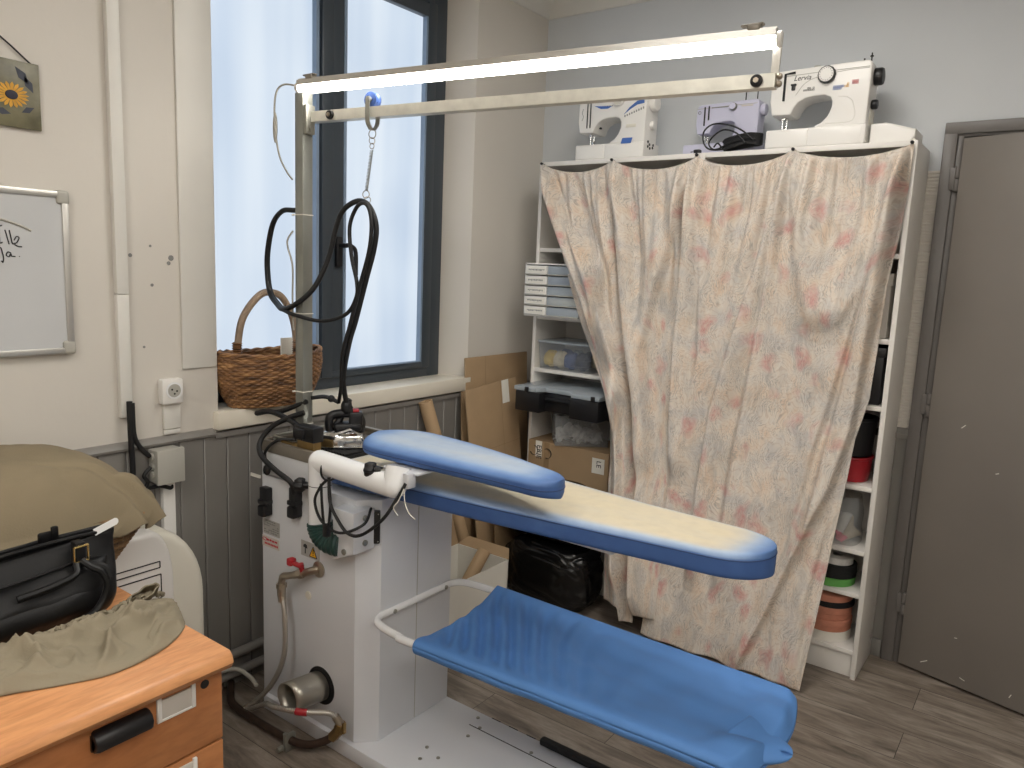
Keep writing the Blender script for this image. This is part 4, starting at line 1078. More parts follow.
Bh = [(.262, -1.79, 1.362), (.329, -1.80, 1.352), (.416, -1.765, 1.338), (.503, -1.745, 1.363), (.543, -1.74, 1.413), (.542, -1.735, 1.460), (.512, -1.73, 1.538), (.500, -1.728, 1.624), (.522, -1.725, 1.678), (.556, -1.728, 1.695), (.586, -1.732, 1.680), (.604, -1.737, 1.631), (.594, -1.737, 1.553), (.552, -1.737, 1.440), (.512, -1.735, 1.330), (.472, -1.728, 1.24), (.44, -1.705, 1.13), (.40, -1.68, 1.07)]
hs = thing('steam_hose', 'black steam hose and cable looped from the post to the spring hook and iron', 'hose', (.42, -1.66, 1.0))
obj('hose_strand', MB().tube(catmull(A, 8), .0082, 10), black_rubber, hs)
obj('hose_strand', MB().tube(catmull(Bh, 8), .006, 10), black_rubber, hs)
obj('hose_strand', MB().tube(catmull([(p[0]-.008, p[1]+.012, p[2]+.004) for p in A[1:10]], 8), .0055, 8), black_rubber, hs)
q = MB()
q.tube(catmull([(.40, -1.68, 1.07), (.36, -1.70, 1.085), (.345, -1.745, 1.085)], 6), .007, 8)
q.tube(catmull([(.425, -1.66, 1.08), (.40, -1.665, 1.03), (.395, -1.68, 1.0), (.375, -1.70, .965)], 6), .012, 8)
q.tube(catmull([(.425, -1.66, 1.08), (.43, -1.66, 1.05), (.436, -1.655, 1.03)], 6), .009, 8)
q.sphere((.42, -1.665, 1.055), .018, 8, (1, 1, 1.5)).sphere((.375, -1.69, 1.08), .012, 8)
obj('hose_joint', q, black_rubber, hs)

# ---- water hoses and floor pipe
t = thing('braided_hose', 'steel braided hose hanging from the red lever valve to the floor', 'hose', (.28, -1.9, .02))
obj('hose_body', MB().tube(catmull([(.366, -1.88, .47), (.385, -1.885, .43), (.397, -1.89, .37), (.392, -1.89, .28), (.359, -1.895, .193), (.299, -1.90, .111), (.222, -1.915, .034), (.205, -1.925, .028)], 8), .0085, 10), braid, t)
obj('crimp_ferrule', MB().cyl((.365, -1.88, .472), (.372, -1.882, .446), .0125, n=14), nickel, t)
obj('crimp_ferrule', MB().cyl((.23, -1.913, .042), (.212, -1.92, .03), .0115, n=14), nickel, t)
t = thing('braided_hose', 'steel braided hose with a red band arching to the brass floor joint', 'hose', (.45, -1.88, .02))
obj('hose_body', MB().tube(catmull([(.212, -1.935, .032), (.25, -1.92, .045), (.30, -1.92, .075), (.393, -1.96, .14), (.47, -1.985, .172), (.56, -1.96, .180), (.615, -1.90, .170), (.635, -1.875, .145)], 8), .0085, 10), braid, t)
obj('red_band', MB().tube([(.548, -1.966, .180), (.562, -1.96, .180), (.578, -1.948, .179)], .0105, 12), red_plastic, t)
obj('crimp_ferrule', MB().cyl((.628, -1.882, .155), (.640, -1.871, .128), .0125, n=14), nickel, t)
t = thing('floor_pipe', 'dark copper pipe lying on the floor along the machine with brass elbow', 'pipe', (.35, -1.92, 0))
obj('pipe_run', MB().tube(catmull([(.05, -1.86, .035), (.10, -1.895, .035), (.169, -1.93, .033), (.298, -1.935, .033), (.455, -1.93, .033), (.53, -1.915, .036), (.575, -1.885, .05), (.612, -1.872, .08), (.625, -1.872, .095)], 8), .0125, 12), copper_dark, t)
obj('brass_elbow', MB().cyl((.605, -1.872, .072), (.632, -1.872, .104), .017, n=6).cyl((.632, -1.872, .104), (.641, -1.871, .132), .0165, n=8).cyl((.62, -1.872, .112), (.655, -1.872, .118), .009, n=10).box((.652, -1.878, .105), (.66, -1.866, .14), .002), brass, t)
obj('pipe_clamp', MB().box((.462, -1.95, 0), (.476, -1.91, .055), .003).cyl((.469, -1.945, .055), (.469, -1.945, .062), .008, n=6).cyl((.469, -1.955, .02), (.469, -1.975, .02), .009, n=6), galv, t)
t = thing('heating_pipes', 'two dark pipes running along the foot of the grey boards', 'pipe', (.045, -2.2, .05))
for z in (.14, .068): obj('pipe_run', MB().tube([(.05, -2.7, z), (.05, -1.47, z)], .016, 14), dado_paint, t)
for y in (-1.88, -2.45): obj('pipe_bracket', MB().box((.01, y-.006, .03), (.05, y+.006, .16)).cyl((.05, y, .165), (.05, y, .155), .009), galv, t)
tag(obj('grey_cable', MB().tube(catmull([(.03, -2.05, .05), (.06, -1.95, .10), (.10, -1.88, .115), (.16, -1.86, .10), (.21, -1.868, .09)], 8), .007, 8), grey_plastic), 'grey cable arching low over the floor behind the drawer unit', 'cable')
# ---------------------------------------------------------------- cardboard, tubes, box, bin bags
def sheet(name, label, pts_top, w, h, M, m=kraft, seams=(), group=None, tape=None):
    t = thing(name, label, 'cardboard')
    b = MB().box((0, -.004, 0), (w, .004, h), .0015)
    o = obj('board_panel', b, m, t, world=False)
    if seams:
        q = MB()
        for (x0, z0, x1, z1) in seams: q.box((x0, -.0046, z0), (x1, .0046, z1))
        obj('fold_line', q, kraft_dark, t, world=False)
    if tape:
        q = MB()
        for (x0, z0, x1, z1) in tape: q.box((x0, -.0048, z0), (x1, -.0038, z1))
        obj('tape_mark', q, kraft_dark, t, world=False)
    t.matrix_world = M; return t
def frame3(o, ux, uz):
    ux = V(ux).normalized(); uz = V(uz); uz = (uz-ux*uz.dot(ux)).normalized(); uy = uz.cross(ux)
    return Matrix(((ux.x, uy.x, uz.x, o[0]), (ux.y, uy.y, uz.y, o[1]), (ux.z, uy.z, uz.z, o[2]), (0, 0, 0, 1)))
sheet('cardboard_sheet', 'widest flattened kraft cardboard sheet leaning against the wall behind the smaller one', None, .50, 1.10, frame3((.085, -.595, .0), (0, 1, 0), (-.06, 0, 1)), seams=((.15, .0, .152, 1.10), (.0, .80, .5, .802)))
t = sheet('folded_carton', 'folded cardboard carton with a white label leaning in front of the wide sheet', None, .36, .97, frame3((.17, -.60, .0), (.06, 1, .09), (-.06, .13, 1)), m=kraft, seams=((.0, .66, .36, .662), (.24, 0, .242, .97)), tape=((.14, .48, .22, .56), (.05, .5, .065, .60)))
obj('paper_label', MB().box((.25, -.0056, .86), (.30, -.0044, .972)), paper_white, t, world=False)
sheet('cardboard_strip', 'narrow strip of cardboard standing left of the folded carton', None, .05, .95, frame3((.10, -.66, .0), (.3, 1, 0), (-.04, .08, 1)), m=kraft_dark)
sheet('cardboard_offcut', 'small torn cardboard piece low behind the board near the shelf', None, .20, .55, frame3((.24, -.56, .0), (.12, 1, .0), (-.12, .05, 1)), m=kraft_dark, seams=((.0, .50, .2, .502),))

def roll(name, label, p0, p1, r, m=kraft_roll):
    p0, p1 = V(p0), V(p1); d = (p1-p0)
    q = V((0, 0, 1)).rotation_difference(d.normalized()).to_matrix().to_4x4(); L = d.length
    b = MB().lathe([(r*.82, .002), (r, 0), (r, L), (r*.82, L), (r*.8, L-.12)], n=28, M=Matrix.Translation(p0) @ q, close=False)
    o = obj(name, b, m); return tag(o, label, 'tube')
roll('cardboard_tube', 'tall brown cardboard tube leaning against the grey boards under the sill', (.19, -.66, .03), (.045, -.885, .93), .031)
roll('cardboard_tube', 'short kraft tube standing beside the open carton at the wall', (.16, -.78, .03), (.06, -.86, .52), .026)

t = thing('storage_carton', 'white cardboard carton with open kraft flaps behind the machine', 'box', (.35, -1.05, 0))
b = MB(); T = .004
b.box((.22, -1.29, 0), (.22+T, -.84, .31)).box((.50-T, -1.29, 0), (.50, -.84, .31)).box((.22, -1.29, 0), (.5, -1.29+T, .31)).box((.22, -.84-T, 0), (.5, -.84, .31)).box((.22, -1.29, .0), (.5, -.84, T))
obj('carton_body', b, paper_white, t)
fl = MB()
fl.quad((.22, -1.29, .31), (.22, -.84, .31), (.19, -.86, .45), (.19, -1.27, .45))
fl.quad((.22, -.84, .31), (.5, -.84, .31), (.47, -.80, .34), (.25, -.80, .34))
obj('carton_flap', fl, kraft, t, solid=.004, smooth=0)
obj('printed_patch', MB().box((.4995, -1.275, .13), (.5015, -1.245, .20)), dark_blue_box, t)
roll('paper_roll', 'roll of brown paper lying aslant in the white carton', (.36, -1.08, .06), (.41, -.89, .345), .028)

def binbag(name, label, c, sz, seed, tie=None):
    b = bmesh.new(); bmesh.ops.create_icosphere(b, subdivisions=6, radius=1)
    for v in b.verts:
        p = v.co.copy()
        q = V([math.copysign(abs(x)**.58, x) for x in p])
        cr = abs(noise.noise(p*2.2+V((seed, 0, 0)))); cr2 = abs(noise.noise(V((p.x*1.6, p.y*1.6, p.z*5+p.x*1.5))+V((seed, 3, 0)))); cr3 = abs(noise.noise(V((p.x*9+p.z*5, p.y*9, p.z*14-p.x*6))+V((seed, 9, 1))))
        k = 1-.10*(1-cr*2)*.5-.10*max(0, .2-cr2)*1.2
        v.co = V((c[0]+q.x*sz[0]*k, c[1]+q.y*sz[1]*k, max(c[2]+q.z*sz[2]*k, .004)))
    mb = MB(); mb.merge(b)
    return tag(obj(name, mb, bag_black, smooth=180), label, 'bin bag')
binbag('bin_bag', 'lower of two full black bin bags on the floor before the shelf', (.49, -.47, .15), (.235, .14, .165), 2)
binbag('bin_bag', 'upper black bin bag heaped on top of the other one', (.43, -.47, .44), (.29, .14, .13), 7)
# ---------------------------------------------------------------- bookcases behind the curtain
def bookcase(label, x0, x1, zs, group='white bookcases'):
    t = thing('bookcase', label, 'bookcase', ((x0+x1)/2, -.15, 0), group=group)
    T = .018
    for a in (x0, x1-T): obj('side_panel', MB().box((a, -.29, 0), (a+T, -.012, 2.02), .0015), shelf_white, t)
    obj('top_panel', MB().box((x0+T, -.288, 2.0), (x1-T, -.012, 2.02), .0015), shelf_white, t)
    obj('back_panel', MB().box((x0+.004, -.018, .06), (x1-.004, -.010, 2.015)), shelf_white, t)
    obj('plinth', MB().box((x0+T, -.27, 0), (x1-T, -.255, .092), .001), shelf_white, t)
    for z in zs: obj('shelf_board', MB().box((x0+T, -.286, z-.018), (x1-T, -.018, z), .0015), shelf_white, t)
    return t
bookcase('left white bookcase, its open side nearest the window', .188, .981, (.11, .38, .69, 1.05, 1.305, 1.625))
bookcase('right white bookcase next to the grey door', .983, 1.776, (.115, .345, .516, .766, 1.075, 1.323, 1.63))

# things on the left bookcase
t = thing('folder_sheet', 'beige card folder standing on the upper left shelf behind the curtain edge', 'folder', (.27, -.12, 1.625))
obj('folder_cover', MB().box((.215, -.07, 1.6265), (.46, -.064, 1.90), .001).box((.222, -.082, 1.6265), (.44, -.075, 1.86), .001), beige_card, t)
t = thing('drawer_chest', 'white chest of small labelled drawers on the left shelf', 'small drawers', (.35, -.2, 1.305))
cx0, cx1, cy0, cz0 = .208, .52, -.40, 1.3065
obj('chest_shell', MB().box((cx0, cy0, cz0), (cx0+.006, -.03, cz0+.245)).box((cx1-.006, cy0, cz0), (cx1, -.03, cz0+.245)).box((cx0, cy0, cz0), (cx1, -.03, cz0+.006)).box((cx0, cy0, cz0+.239), (cx1, -.03, cz0+.245)).box((cx0, -.036, cz0), (cx1, -.03, cz0+.245)), white_plastic, t)
for k in range(5):
    z = cz0+.008+k*.0465
    d = obj('small_drawer', MB().box((cx0+.008, cy0-.006, z), (cx0+.125, -.05, z+.040), .003), white_plastic, t)
    q = MB().box((cx0+.014, cy0-.0072, z+.006), (cx0+.118, cy0-.0058, z+.034)); obj('label_card', q, paper_white, d)
    q = MB(); x = cx0+.024
    while x < cx0+.106: 
        w_ = .003+.004*random.random(); q.box((x, cy0-.0078, z+.016+.004*random.random()), (x+w_, cy0-.007, z+.024), 0); x += w_+.003
    obj('pencil_note', q, ink_grey, d, smooth=0)
    obj('drawer_pull', MB().box((cx0+.008, cy0-.012, z-.002), (cx0+.125, cy0-.004, z+.003), .001), grey_plastic, d)
    d2 = obj('clear_drawer', MB().box((cx0+.13, cy0-.006, z), (cx1-.008, -.05, z+.040), .003), clear_lid, t)
    obj('drawer_filling', MB().box((cx0+.135, cy0+.004, z+.003), (cx1-.014, -.06, z+.033), .006), (yarn_grey, yarn_cream, yarn_grey, yarn_blue, yarn_grey)[k], d2)
    obj('drawer_pull', MB().box((cx0+.13, cy0-.012, z-.002), (cx1-.008, cy0-.004, z+.003), .001), grey_plastic, d2)

def open_box(name, label, cat, c, sx, sy, h, T, m, rz=0, lid=None, group=None, rim=.006):
    t = thing(name, label, cat, c, rz, group)
    b = MB()
    n = 40; 
    def wallf(u, v):
        a = 2*pi*(u+.5/64); ca, sa = cos(a), sin(a)
        k = .94+.06*v
        return V((math.copysign(abs(ca)**.1, ca)*sx*k, math.copysign(abs(sa)**.1, sa)*sy*k, h*v+.001))
    b.grid(wallf, 64, 4, closeu=True)
    obj('box_wall', b, m, t, world=False, solid=T, smooth=50)
    obj('box_bottom', MB().box((-sx*.93, -sy*.93, .0005), (sx*.93, sy*.93, .003)), m, t, world=False)
    obj('box_rim', MB().tube([V((math.copysign(abs(cos(2*pi*(k+.5)/64))**.1, cos(2*pi*(k+.5)/64))*sx, math.copysign(abs(sin(2*pi*(k+.5)/64))**.1, sin(2*pi*(k+.5)/64))*sy, h)) for k in range(64)], rim*.5, 6, closed=True), m if not lid else lid, t, world=False)
    if lid: obj('box_lid', MB().box((-sx*1.0, -sy*1.0, h), (sx*1.0, sy*1.0, h+.008), .004), lid, t, world=False)
    return t
open_box('clear_bin', 'clear lidded plastic bin full of blue and cream yarn on the left shelf', 'plastic box', (.37, -.17, 1.0505), .15, .12, .13, .002, clear_box, lid=clear_lid)
random.seed(5)
ym = [yarn_blue, yarn_cream, yarn_navy, yarn_grey, yarn_yellow, yarn_blue, yarn_navy, yarn_cream]
names = ['blue', 'cream', 'navy', 'grey', 'yellow']
pos = [(-.115, -.05), (-.055, -.055), (.01, -.055), (.075, -.05), (-.09, .045), (-.02, .045), (.05, .05), (.115, .03)]
lab = {0: 'yellow ball of yarn at the left front of the clear bin', 1: 'cream ball of yarn second from the left in the clear bin', 2: 'blue ball of yarn in the middle of the clear bin', 3: 'navy ball of yarn at the right front of the clear bin', 4: 'blue ball of yarn at the back left of the clear bin', 5: 'grey ball of yarn at the back of the clear bin', 6: 'navy ball of yarn at the back of the clear bin', 7: 'cream ball of yarn at the back right of the clear bin'}
mm = [yarn_yellow, yarn_cream, yarn_blue, yarn_navy, yarn_blue, yarn_grey, yarn_navy, yarn_cream]
for k, (dx, dy) in enumerate(pos):
    c = V((.37+dx*.95, -.17+dy, 1.0505+.046)); r = .038+.004*random.random()
    b = MB()
    b.sphere(c, r*.93, 10, (.85, 1, 1))
    for q in range(9):
        M = Matrix.Translation(c) @ Matrix.Rotation(q*.7, 4, 'Z') @ Matrix.Rotation(.5+q*.45, 4, 'X')
        b.tube([M @ V((r*.85*cos(2*pi*i/24), r*sin(2*pi*i/24), .008*sin(q*3))) for i in range(24)], .0035, 5, closed=True)
    tag(obj('yarn_ball', b, mm[k]), lab[k], 'yarn', 'yarn balls in the clear bin')

t = thing('tool_case', 'black plastic case with grey clear lid sticking out of the left shelf', 'case', (.40, -.25, .85))
zc = .862
obj('case_body', MB().box((.208, -.44, zc), (.345, -.04, zc+.095), .006).box((.51, -.44, zc), (.66, -.04, zc+.095), .006).box((.34, -.39, zc+.005), (.515, -.04, zc+.09), .004).box((.35, -.405, zc+.055), (.505, -.385, zc+.072), .004), black_plastic, t)
obj('case_lid', MB().prism([(.205, -.445), (.33, -.445), (.352, -.40), (.50, -.40), (.52, -.445), (.665, -.445), (.665, -.04), (.205, -.04)], zc+.096, zc+.118, 'z', .005), clear_lid, t)
for x in (.278, .635): obj('case_latch', MB().box((x-.01, -.452, zc+.092), (x+.01, -.443, zc+.118), .003), black_plastic, t)
obj('case_support', MB().box((.21, -.28, .845), (.66, -.05, .8625), .002), black_plastic, t)
# carton with printing and the bin standing on it
t = thing('printed_carton', 'kraft carton with black printed letters on the lower left shelf', 'box', (.42, -.2, .38))
obj('carton_body', MB().box((.212, -.315, .3815), (.66, -.05, .70), .003), kraft, t)
obj('white_label', MB().box((.255, -.3165, .62), (.292, -.3148, .70)), paper_white, t); obj('white_label', MB().box((.575, -.3165, .60), (.64, -.3148, .672)), paper_white, t)
text('printed_letters', 'ERIE', .038, ink, t, face_front(.276, -.3168, .645) @ Matrix.Rotation(-pi/2, 4, 'Z'))
text('printed_letters', 'LE', .034, ink, t, face_front(.61, -.3168, .645) @ Matrix.Rotation(-pi/2, 4, 'Z'))
for (cx, cz, a0) in ((.247, .65, -2.7), (.325, .645, -1.9)):
    obj('printed_ring', MB().tube([(cx+.022*cos(a0+4.2*k/20), -.3165, cz+.024*sin(a0+4.2*k/20)) for k in range(21)], 0, sq=(.008, .0015)), ink, t)
obj('packing_tape', MB().box((.305, -.3158, .3815), (.335, -.3148, .70)), kraft_dark, t)
t = open_box('frosted_bin', 'frosted clear bin of white scraps standing cornerwise on the printed carton', 'plastic box', (.43, -.20, .7015), .135, .105, .15, .0022, frost_box, rz=R(38))
b = MB(); random.seed(11)
for k in range(46):
    M = Matrix.Translation((random.uniform(-.1, .1), random.uniform(-.075, .075), .012+random.uniform(0, .05))) @ Matrix.Rotation(random.uniform(0, 6), 4, V((random.random(), random.random(), random.random()+.1)).normalized())
    if k % 3: b.lathe([(.008, -.007), (.016, -.007), (.016, .007), (.008, .007)], n=14, M=M)
    else: b.grid(lambda u, v: M @ V((.03*(u-.5)*2, .02*(v-.5)*2, .012*sin(u*7+k)+.008*cos(v*9))), 8, 5)
o = obj('white_scraps', b, bobbin_white); o.matrix_world = Matrix.Translation((.43, -.20, .7045)) @ Matrix.Rotation(R(38), 4, 'Z')
o['kind'] = 'stuff'; tag(o, 'tangle of white cloth scraps and rings inside the frosted bin', 'scraps')

# things on the right bookcase, seen past the curtain edge
tag(obj('black_box', MB().box((1.50, -.27, 1.0765), (1.745, -.05, 1.285), .005).box((1.495, -.275, 1.255), (1.75, -.045, 1.29), .004), black_plastic), 'black lidded box on the second visible shelf beside the right panel', 'box')
tag(obj('grey_box', MB().box((1.45, -.26, 1.3245), (1.74, -.05, 1.545), .004).box((1.445, -.265, 1.515), (1.745, -.045, 1.56), .004), label_card), 'pale box on the uppermost visible shelf beside the right panel', 'box')
def pot(name, label, c, r, h, m, rim=True, n=40):
    t = thing(name, label, 'pot', c)
    obj('pot_body', MB().lathe([(.001, .001), (r*.9, .001), (r*.92, .006), (r, h-.012), (r+.003, h-.01), (r+.003, h), (r-.004, h), (r-.008, .02)], n=n, close=False, rad=lambda th, i: 1+.01*cos(24*th)), m, t, world=False)
    obj('pot_rim', MB().tube([V(((r+.002)*cos(2*pi*k/n), (r+.002)*sin(2*pi*k/n), h-.004)) for k in range(n)], .0035, 6, closed=True), m, t, world=False); return t
pot('red_tub', 'dark red ribbed tub at the bottom of its shelf by the right panel', (1.645, -.185, .7665), .085, .098, red_pot)
pot('black_tub', 'black ribbed tub stacked on the red one', (1.645, -.185, .866), .087, .15, black_plastic)
t = thing('clear_bag', 'clear plastic bag of pale fabric pieces on the shelf under the red tub', 'bag', (1.64, -.19, .517))
def cbag(u, v):
    a = 2*pi*u; ca, sa = cos(a), sin(a); k = 1-.18*v*v+.06*noise.noise(V((ca*2, sa*2, v*4)))
    return V((1.64+.08*k*math.copysign(abs(ca)**.6, ca), -.19+.08*k*math.copysign(abs(sa)**.6, sa), .518+.185*v))
obj('bag_film', MB().grid(cbag, 40, 14, closeu=True), frost_box, t, solid=.001, smooth=180)
for nm, m, (x, y, z, a) in (('cloth_piece', bobbin_white, (1.63, -.21, .60, .3)), ('cloth_piece', beige_card, (1.66, -.19, .565, 1.0)), ('pink_piece', ink_pink, (1.655, -.235, .545, .8)), ('cloth_piece', yarn_grey, (1.62, -.17, .55, -.4))):
    M = Matrix.Translation((x, y, z)) @ Matrix.Rotation(a, 4, 'Y')
    sz = (.045, .04) if nm != 'pink_piece' else (.022, .012)
    obj(nm, MB().grid(lambda u, v: M @ V((sz[0]*(2*u-1), .012*sin(u*6)+.02*(v-.5), sz[1]*(2*v-1)+.006*sin(u*9))), 14, 10), m, t, solid=.006, smooth=180)
def reel(name, label, c, r, h, m, ri=None, group=None):
    ri = ri or r*.3
    prof = [(ri, 0), (r-.002, 0), (r, .002)]
    k = max(2, int(h/.006))
    for i in range(k): prof += [(r, .002+(h-.004)*i/k+.0005), (r-.0012, .002+(h-.004)*(i+.5)/k), ]
    prof += [(r, h-.002), (r-.002, h), (ri, h)]
    b = MB().lathe(prof, c, 44, close=False)
    # wound turns on the flat face
    for q in range(5):
        rr = lerp(ri+.006, r-.006, q/4); b.tube([V(c)+V((rr*cos(2*pi*i/36), rr*sin(2*pi*i/36), h-.0005)) for i in range(36)], .0012, 4, closed=True)
    return tag(obj(name, b, m), label, 'webbing roll', group)
g_ = 'webbing rolls on the low right shelves'
reel('webbing_roll', 'bright green webbing roll at the bottom of the smaller pile', (1.625, -.19, .346), .094, .028, green_web, group=g_)
reel('webbing_roll', 'black webbing roll lying on the bright green one', (1.635, -.185, .3745), .085, .05, black_web, group=g_)
reel('webbing_roll', 'small white roll on top of the black and green rolls', (1.645, -.19, .425), .06, .026, bobbin_white, group=g_)
names = ['lowest terracotta webbing roll of the bottom pile', 'second terracotta webbing roll from the bottom of the pile', 'third terracotta webbing roll from the bottom of the pile', 'fourth terracotta roll of the pile, just under the black one', 'black webbing roll between terracotta ones near the pile top', 'topmost terracotta webbing roll of the bottom pile']
z = .1155
reel('paper_roll', 'flat cream roll under the terracotta pile on the bottom shelf', (1.622, -.18, z), .10, .04, paper_white, group=g_); z += .0405
for k in range(6):
    h = .0245
    reel('webbing_roll', names[k], (1.625+.004*sin(k*2), -.188+.004*cos(k*3), z), .096, h, black_web if k == 4 else terracotta, group=g_); z += h+.0005

# ---------------------------------------------------------------- curtains
cm_ = curtain_mat()
def yz(z): return -.306-.018*(2-z) if z > 1 else -.326-.20*(1-max(z, 0))**1.3
def gauss(d, w): return math.exp(-(d/w)**2)
def curtain(name, label, left, right, tacks, sag, ridges, zb, mat_, nu=230, nv=240, gath=.5, edges=()):
    """left/right: [(z, x)] ascending; ridges: (path [(z,x)], width top, width bottom, amp, skew)"""
    x0t, x1t = tacks[0], tacks[-1]
    def scallop(x):
        for a, b, s_ in zip(tacks, tacks[1:], sag):
            if a <= x <= b:
                t = (x-a)/(b-a); return s_*(4*t*(1-t))**.75
        return 0
    def fn(u, v):
        xt = lerp(x0t, x1t, u)
        ztop = 2.012-scallop(xt)
        zbot = interp(zb, u)
        z = lerp(ztop, zbot, v)
        xl, xr = interp(left, z), interp(right, z)
        # horizontal gathering follows the pull lines
        x = lerp(xl, xr, u)
        d = 0
        for (path, wt, wb_, amp, sk) in ridges:
            if z < path[0][0]-.05 or z > path[-1][0]+.05: continue
            fade = sstep(path[0][0]-.05, path[0][0]+.08, z)*sstep(path[-1][0]+.05, path[-1][0]-.10, z)*.92+.08
            xc = interp(path, z); w_ = lerp(wb_, wt, sstep(path[0][0], path[-1][0], z))
            dd = x-xc; w2 = w_*(2.0 if dd*sk > 0 else .5)
            d += 1.5*amp*gauss(dd, w2)*fade
        # gathers on the drawstring
        gv = math.exp(-((ztop-z)/.16)); 
        nn = noise.noise(V((xt*6, 0, 5)))
        d += .024*gv*(sin(xt*150+5*nn)*.6+.5*sin(xt*93+4*nn))
        gv2 = math.exp(-((ztop-z-.2)/.3)**2)
        d += .022*gv2*sin(xt*52+5*noise.noise(V((xt*4, z*1.2, 7))))
        low = sstep(1.4, .3, z)
        d += .007*low*sin(x*38+6*noise.noise(V((x*2, z*.8, 3))))
        d += .012*noise.noise(V((x*5, z*2.0, 2)))+.006*noise.noise(V((x*13, z*7, 6)))
        # casing frill
        frill = 1 if v > .012 else v/.012
        push = sum(a_*math.exp(-((x-bx)/sx_)**4-((z-bz)/sz_)**4) for (bx, bz, sx_, sz_, a_) in edges)
        y = yz(z)-max(d, -.012)*frill*min(1, .55+2.5*(2.02-z))-.002-push
        lift = 0
        return V((x+.6*push, min(y, -.294), max(z, .012)))
    W_ = (x1t-x0t)*1.25
    o = obj(name, MB().grid(fn, nu, nv, uvf=lambda u, v: (u*W_+.37*x0t*3, -v*2.0)), mat_, solid=.0022, smooth=180)
    return tag(o, label, 'curtain', 'floral curtains over the bookcases')
Lleft = [(.10, .79), (.396, .734), (.697, .699), (.826, .675), (.957, .644), (1.15, .549), (1.347, .452), (1.683, .326), (2.02, .212)]
Lright = [(.10, 1.03), (.7, .985), (1.2, .975), (1.6, .985), (2.02, .985)]
ridA = ([(.2, .86), (.551, .825), (.885, .769), (1.143, .703), (1.421, .57), (1.661, .431), (1.99, .235)], .035, .028, .040, -1)
ridA2 = ([(.3, .78), (.8, .72), (1.1, .62), (1.5, .44), (1.9, .27)], .03, .03, .018, 1)
ridB = ([(.12, .93), (.56, .885), (.979, .806), (1.364, .71), (1.664, .646), (1.99, .59)], .022, .026, .036, 1)
ridB2 = ([(.9, .74), (1.3, .66), (1.75, .60), (1.99, .585)], .03, .04, .02, -1)
ridC2 = ([(.7, .90), (1.197, .796), (1.414, .826), (1.666, .887), (1.99, .958)], .035, .03, .03, -1)
curtain('curtain', 'narrower left floral curtain, drawn aside and hanging short of the floor', Lleft, Lright, [.212, .584, .985], [.048, .052], [ridA, ridA2, ridB, ridB2, ridC2,
    ([(.08, .80), (.7, .715)], .02, .028, .02, 1), ([(.06, .875), (.6, .80), (.9, .745)], .02, .022, .034, -1), ([(.06, .945), (.6, .87)], .02, .03, .03, 1)],
    [(0, .115), (.34, .115), (.36, .045), (.58, .045), (.6, .09), (1, .09)], cm_, 200, 220, edges=((.46, 1.43, .12, .20, .10), (.62, .93, .11, .13, .11)))
Rleft = [(.0, .972), (.2, .971), (.334, 1.0), (.578, .968), (.824, .931), (1.081, .924), (1.585, .947), (2.02, .968)]
Rright = [(.0, 1.634), (.281, 1.652), (.54, 1.665), (.80, 1.682), (.95, 1.69), (1.104, 1.721), (1.536, 1.735), (1.71, 1.756), (1.88, 1.766), (2.03, 1.768)]
ridD = ([(.3, 1.143), (.693, 1.132), (.983, 1.142), (1.357, 1.223), (1.671, 1.291), (2.0, 1.358)], .03, .03, .036, 1)
ridD2 = ([(.3, 1.255), (.838, 1.258), (1.245, 1.294), (1.634, 1.333), (1.96, 1.358)], .025, .04, .022, 1)
ridE = ([(.02, 1.392), (.264, 1.469), (.469, 1.53), (.753, 1.626), (.985, 1.672), (1.356, 1.694), (1.676, 1.731), (1.99, 1.752)], .02, .022, .034, -1)
ridE2 = ([(.6, 1.508), (.888, 1.543), (1.238, 1.611), (1.605, 1.674), (1.949, 1.733)], .02, .03, .018, -1)
ridE3 = ([(.5, 1.57), (.9, 1.60), (1.3, 1.655), (1.7, 1.70), (1.97, 1.745)], .016, .022, .016, 1)
ridC = ([(.7, 1.0), (.916, .973), (1.254, .957), (1.586, .961), (2.0, .975)], .022, .03, .034, 1)
ridF = ([(1.35, 1.56), (1.5, 1.64), (1.7, 1.70), (1.95, 1.75)], .03, .06, .018, -1)
ridG = ([(1.35, 1.50), (1.6, 1.43), (1.98, 1.37)], .03, .07, .018, 1)
ridH = ([(.01, 1.60), (.35, 1.60), (.6, 1.63)], .02, .03, .016, -1)
tw = ([(.3, 1.03), (.6, 1.0), (1.2, 1.06), (1.6, 1.03), (1.9, 1.0)], .02, .03, .012, 1)
curtain('curtain', 'wider right floral curtain reaching down to the floor', Rleft, Rright, [.968, 1.359, 1.768], [.052, .042], [ridC, ridD, ridD2, ridE, ridE2, ridE3, ridF, ridG, ridH, tw],
    [(0, .015), (1, .012)], cm_, 260, 260)
pins = MB()
for i, (x, nm) in enumerate(((.215, 'at the far left end of the curtains'), (.584, 'between the two left scallops'), (.976, 'where the two curtains meet'), (1.359, 'in the middle of the right curtain'), (1.762, 'at the far right end of the curtains'))):
    tag(obj('drawing_pin', MB().cyl((x, -.309, 2.009), (x, -.322, 2.009), .006, n=14, bev=.002).cyl((x, -.288, 2.009), (x, -.309, 2.009), .0012, n=6), black_steel), 'dark drawing pin holding the curtain hem, '+nm, 'pin', 'drawing pins along the top board')
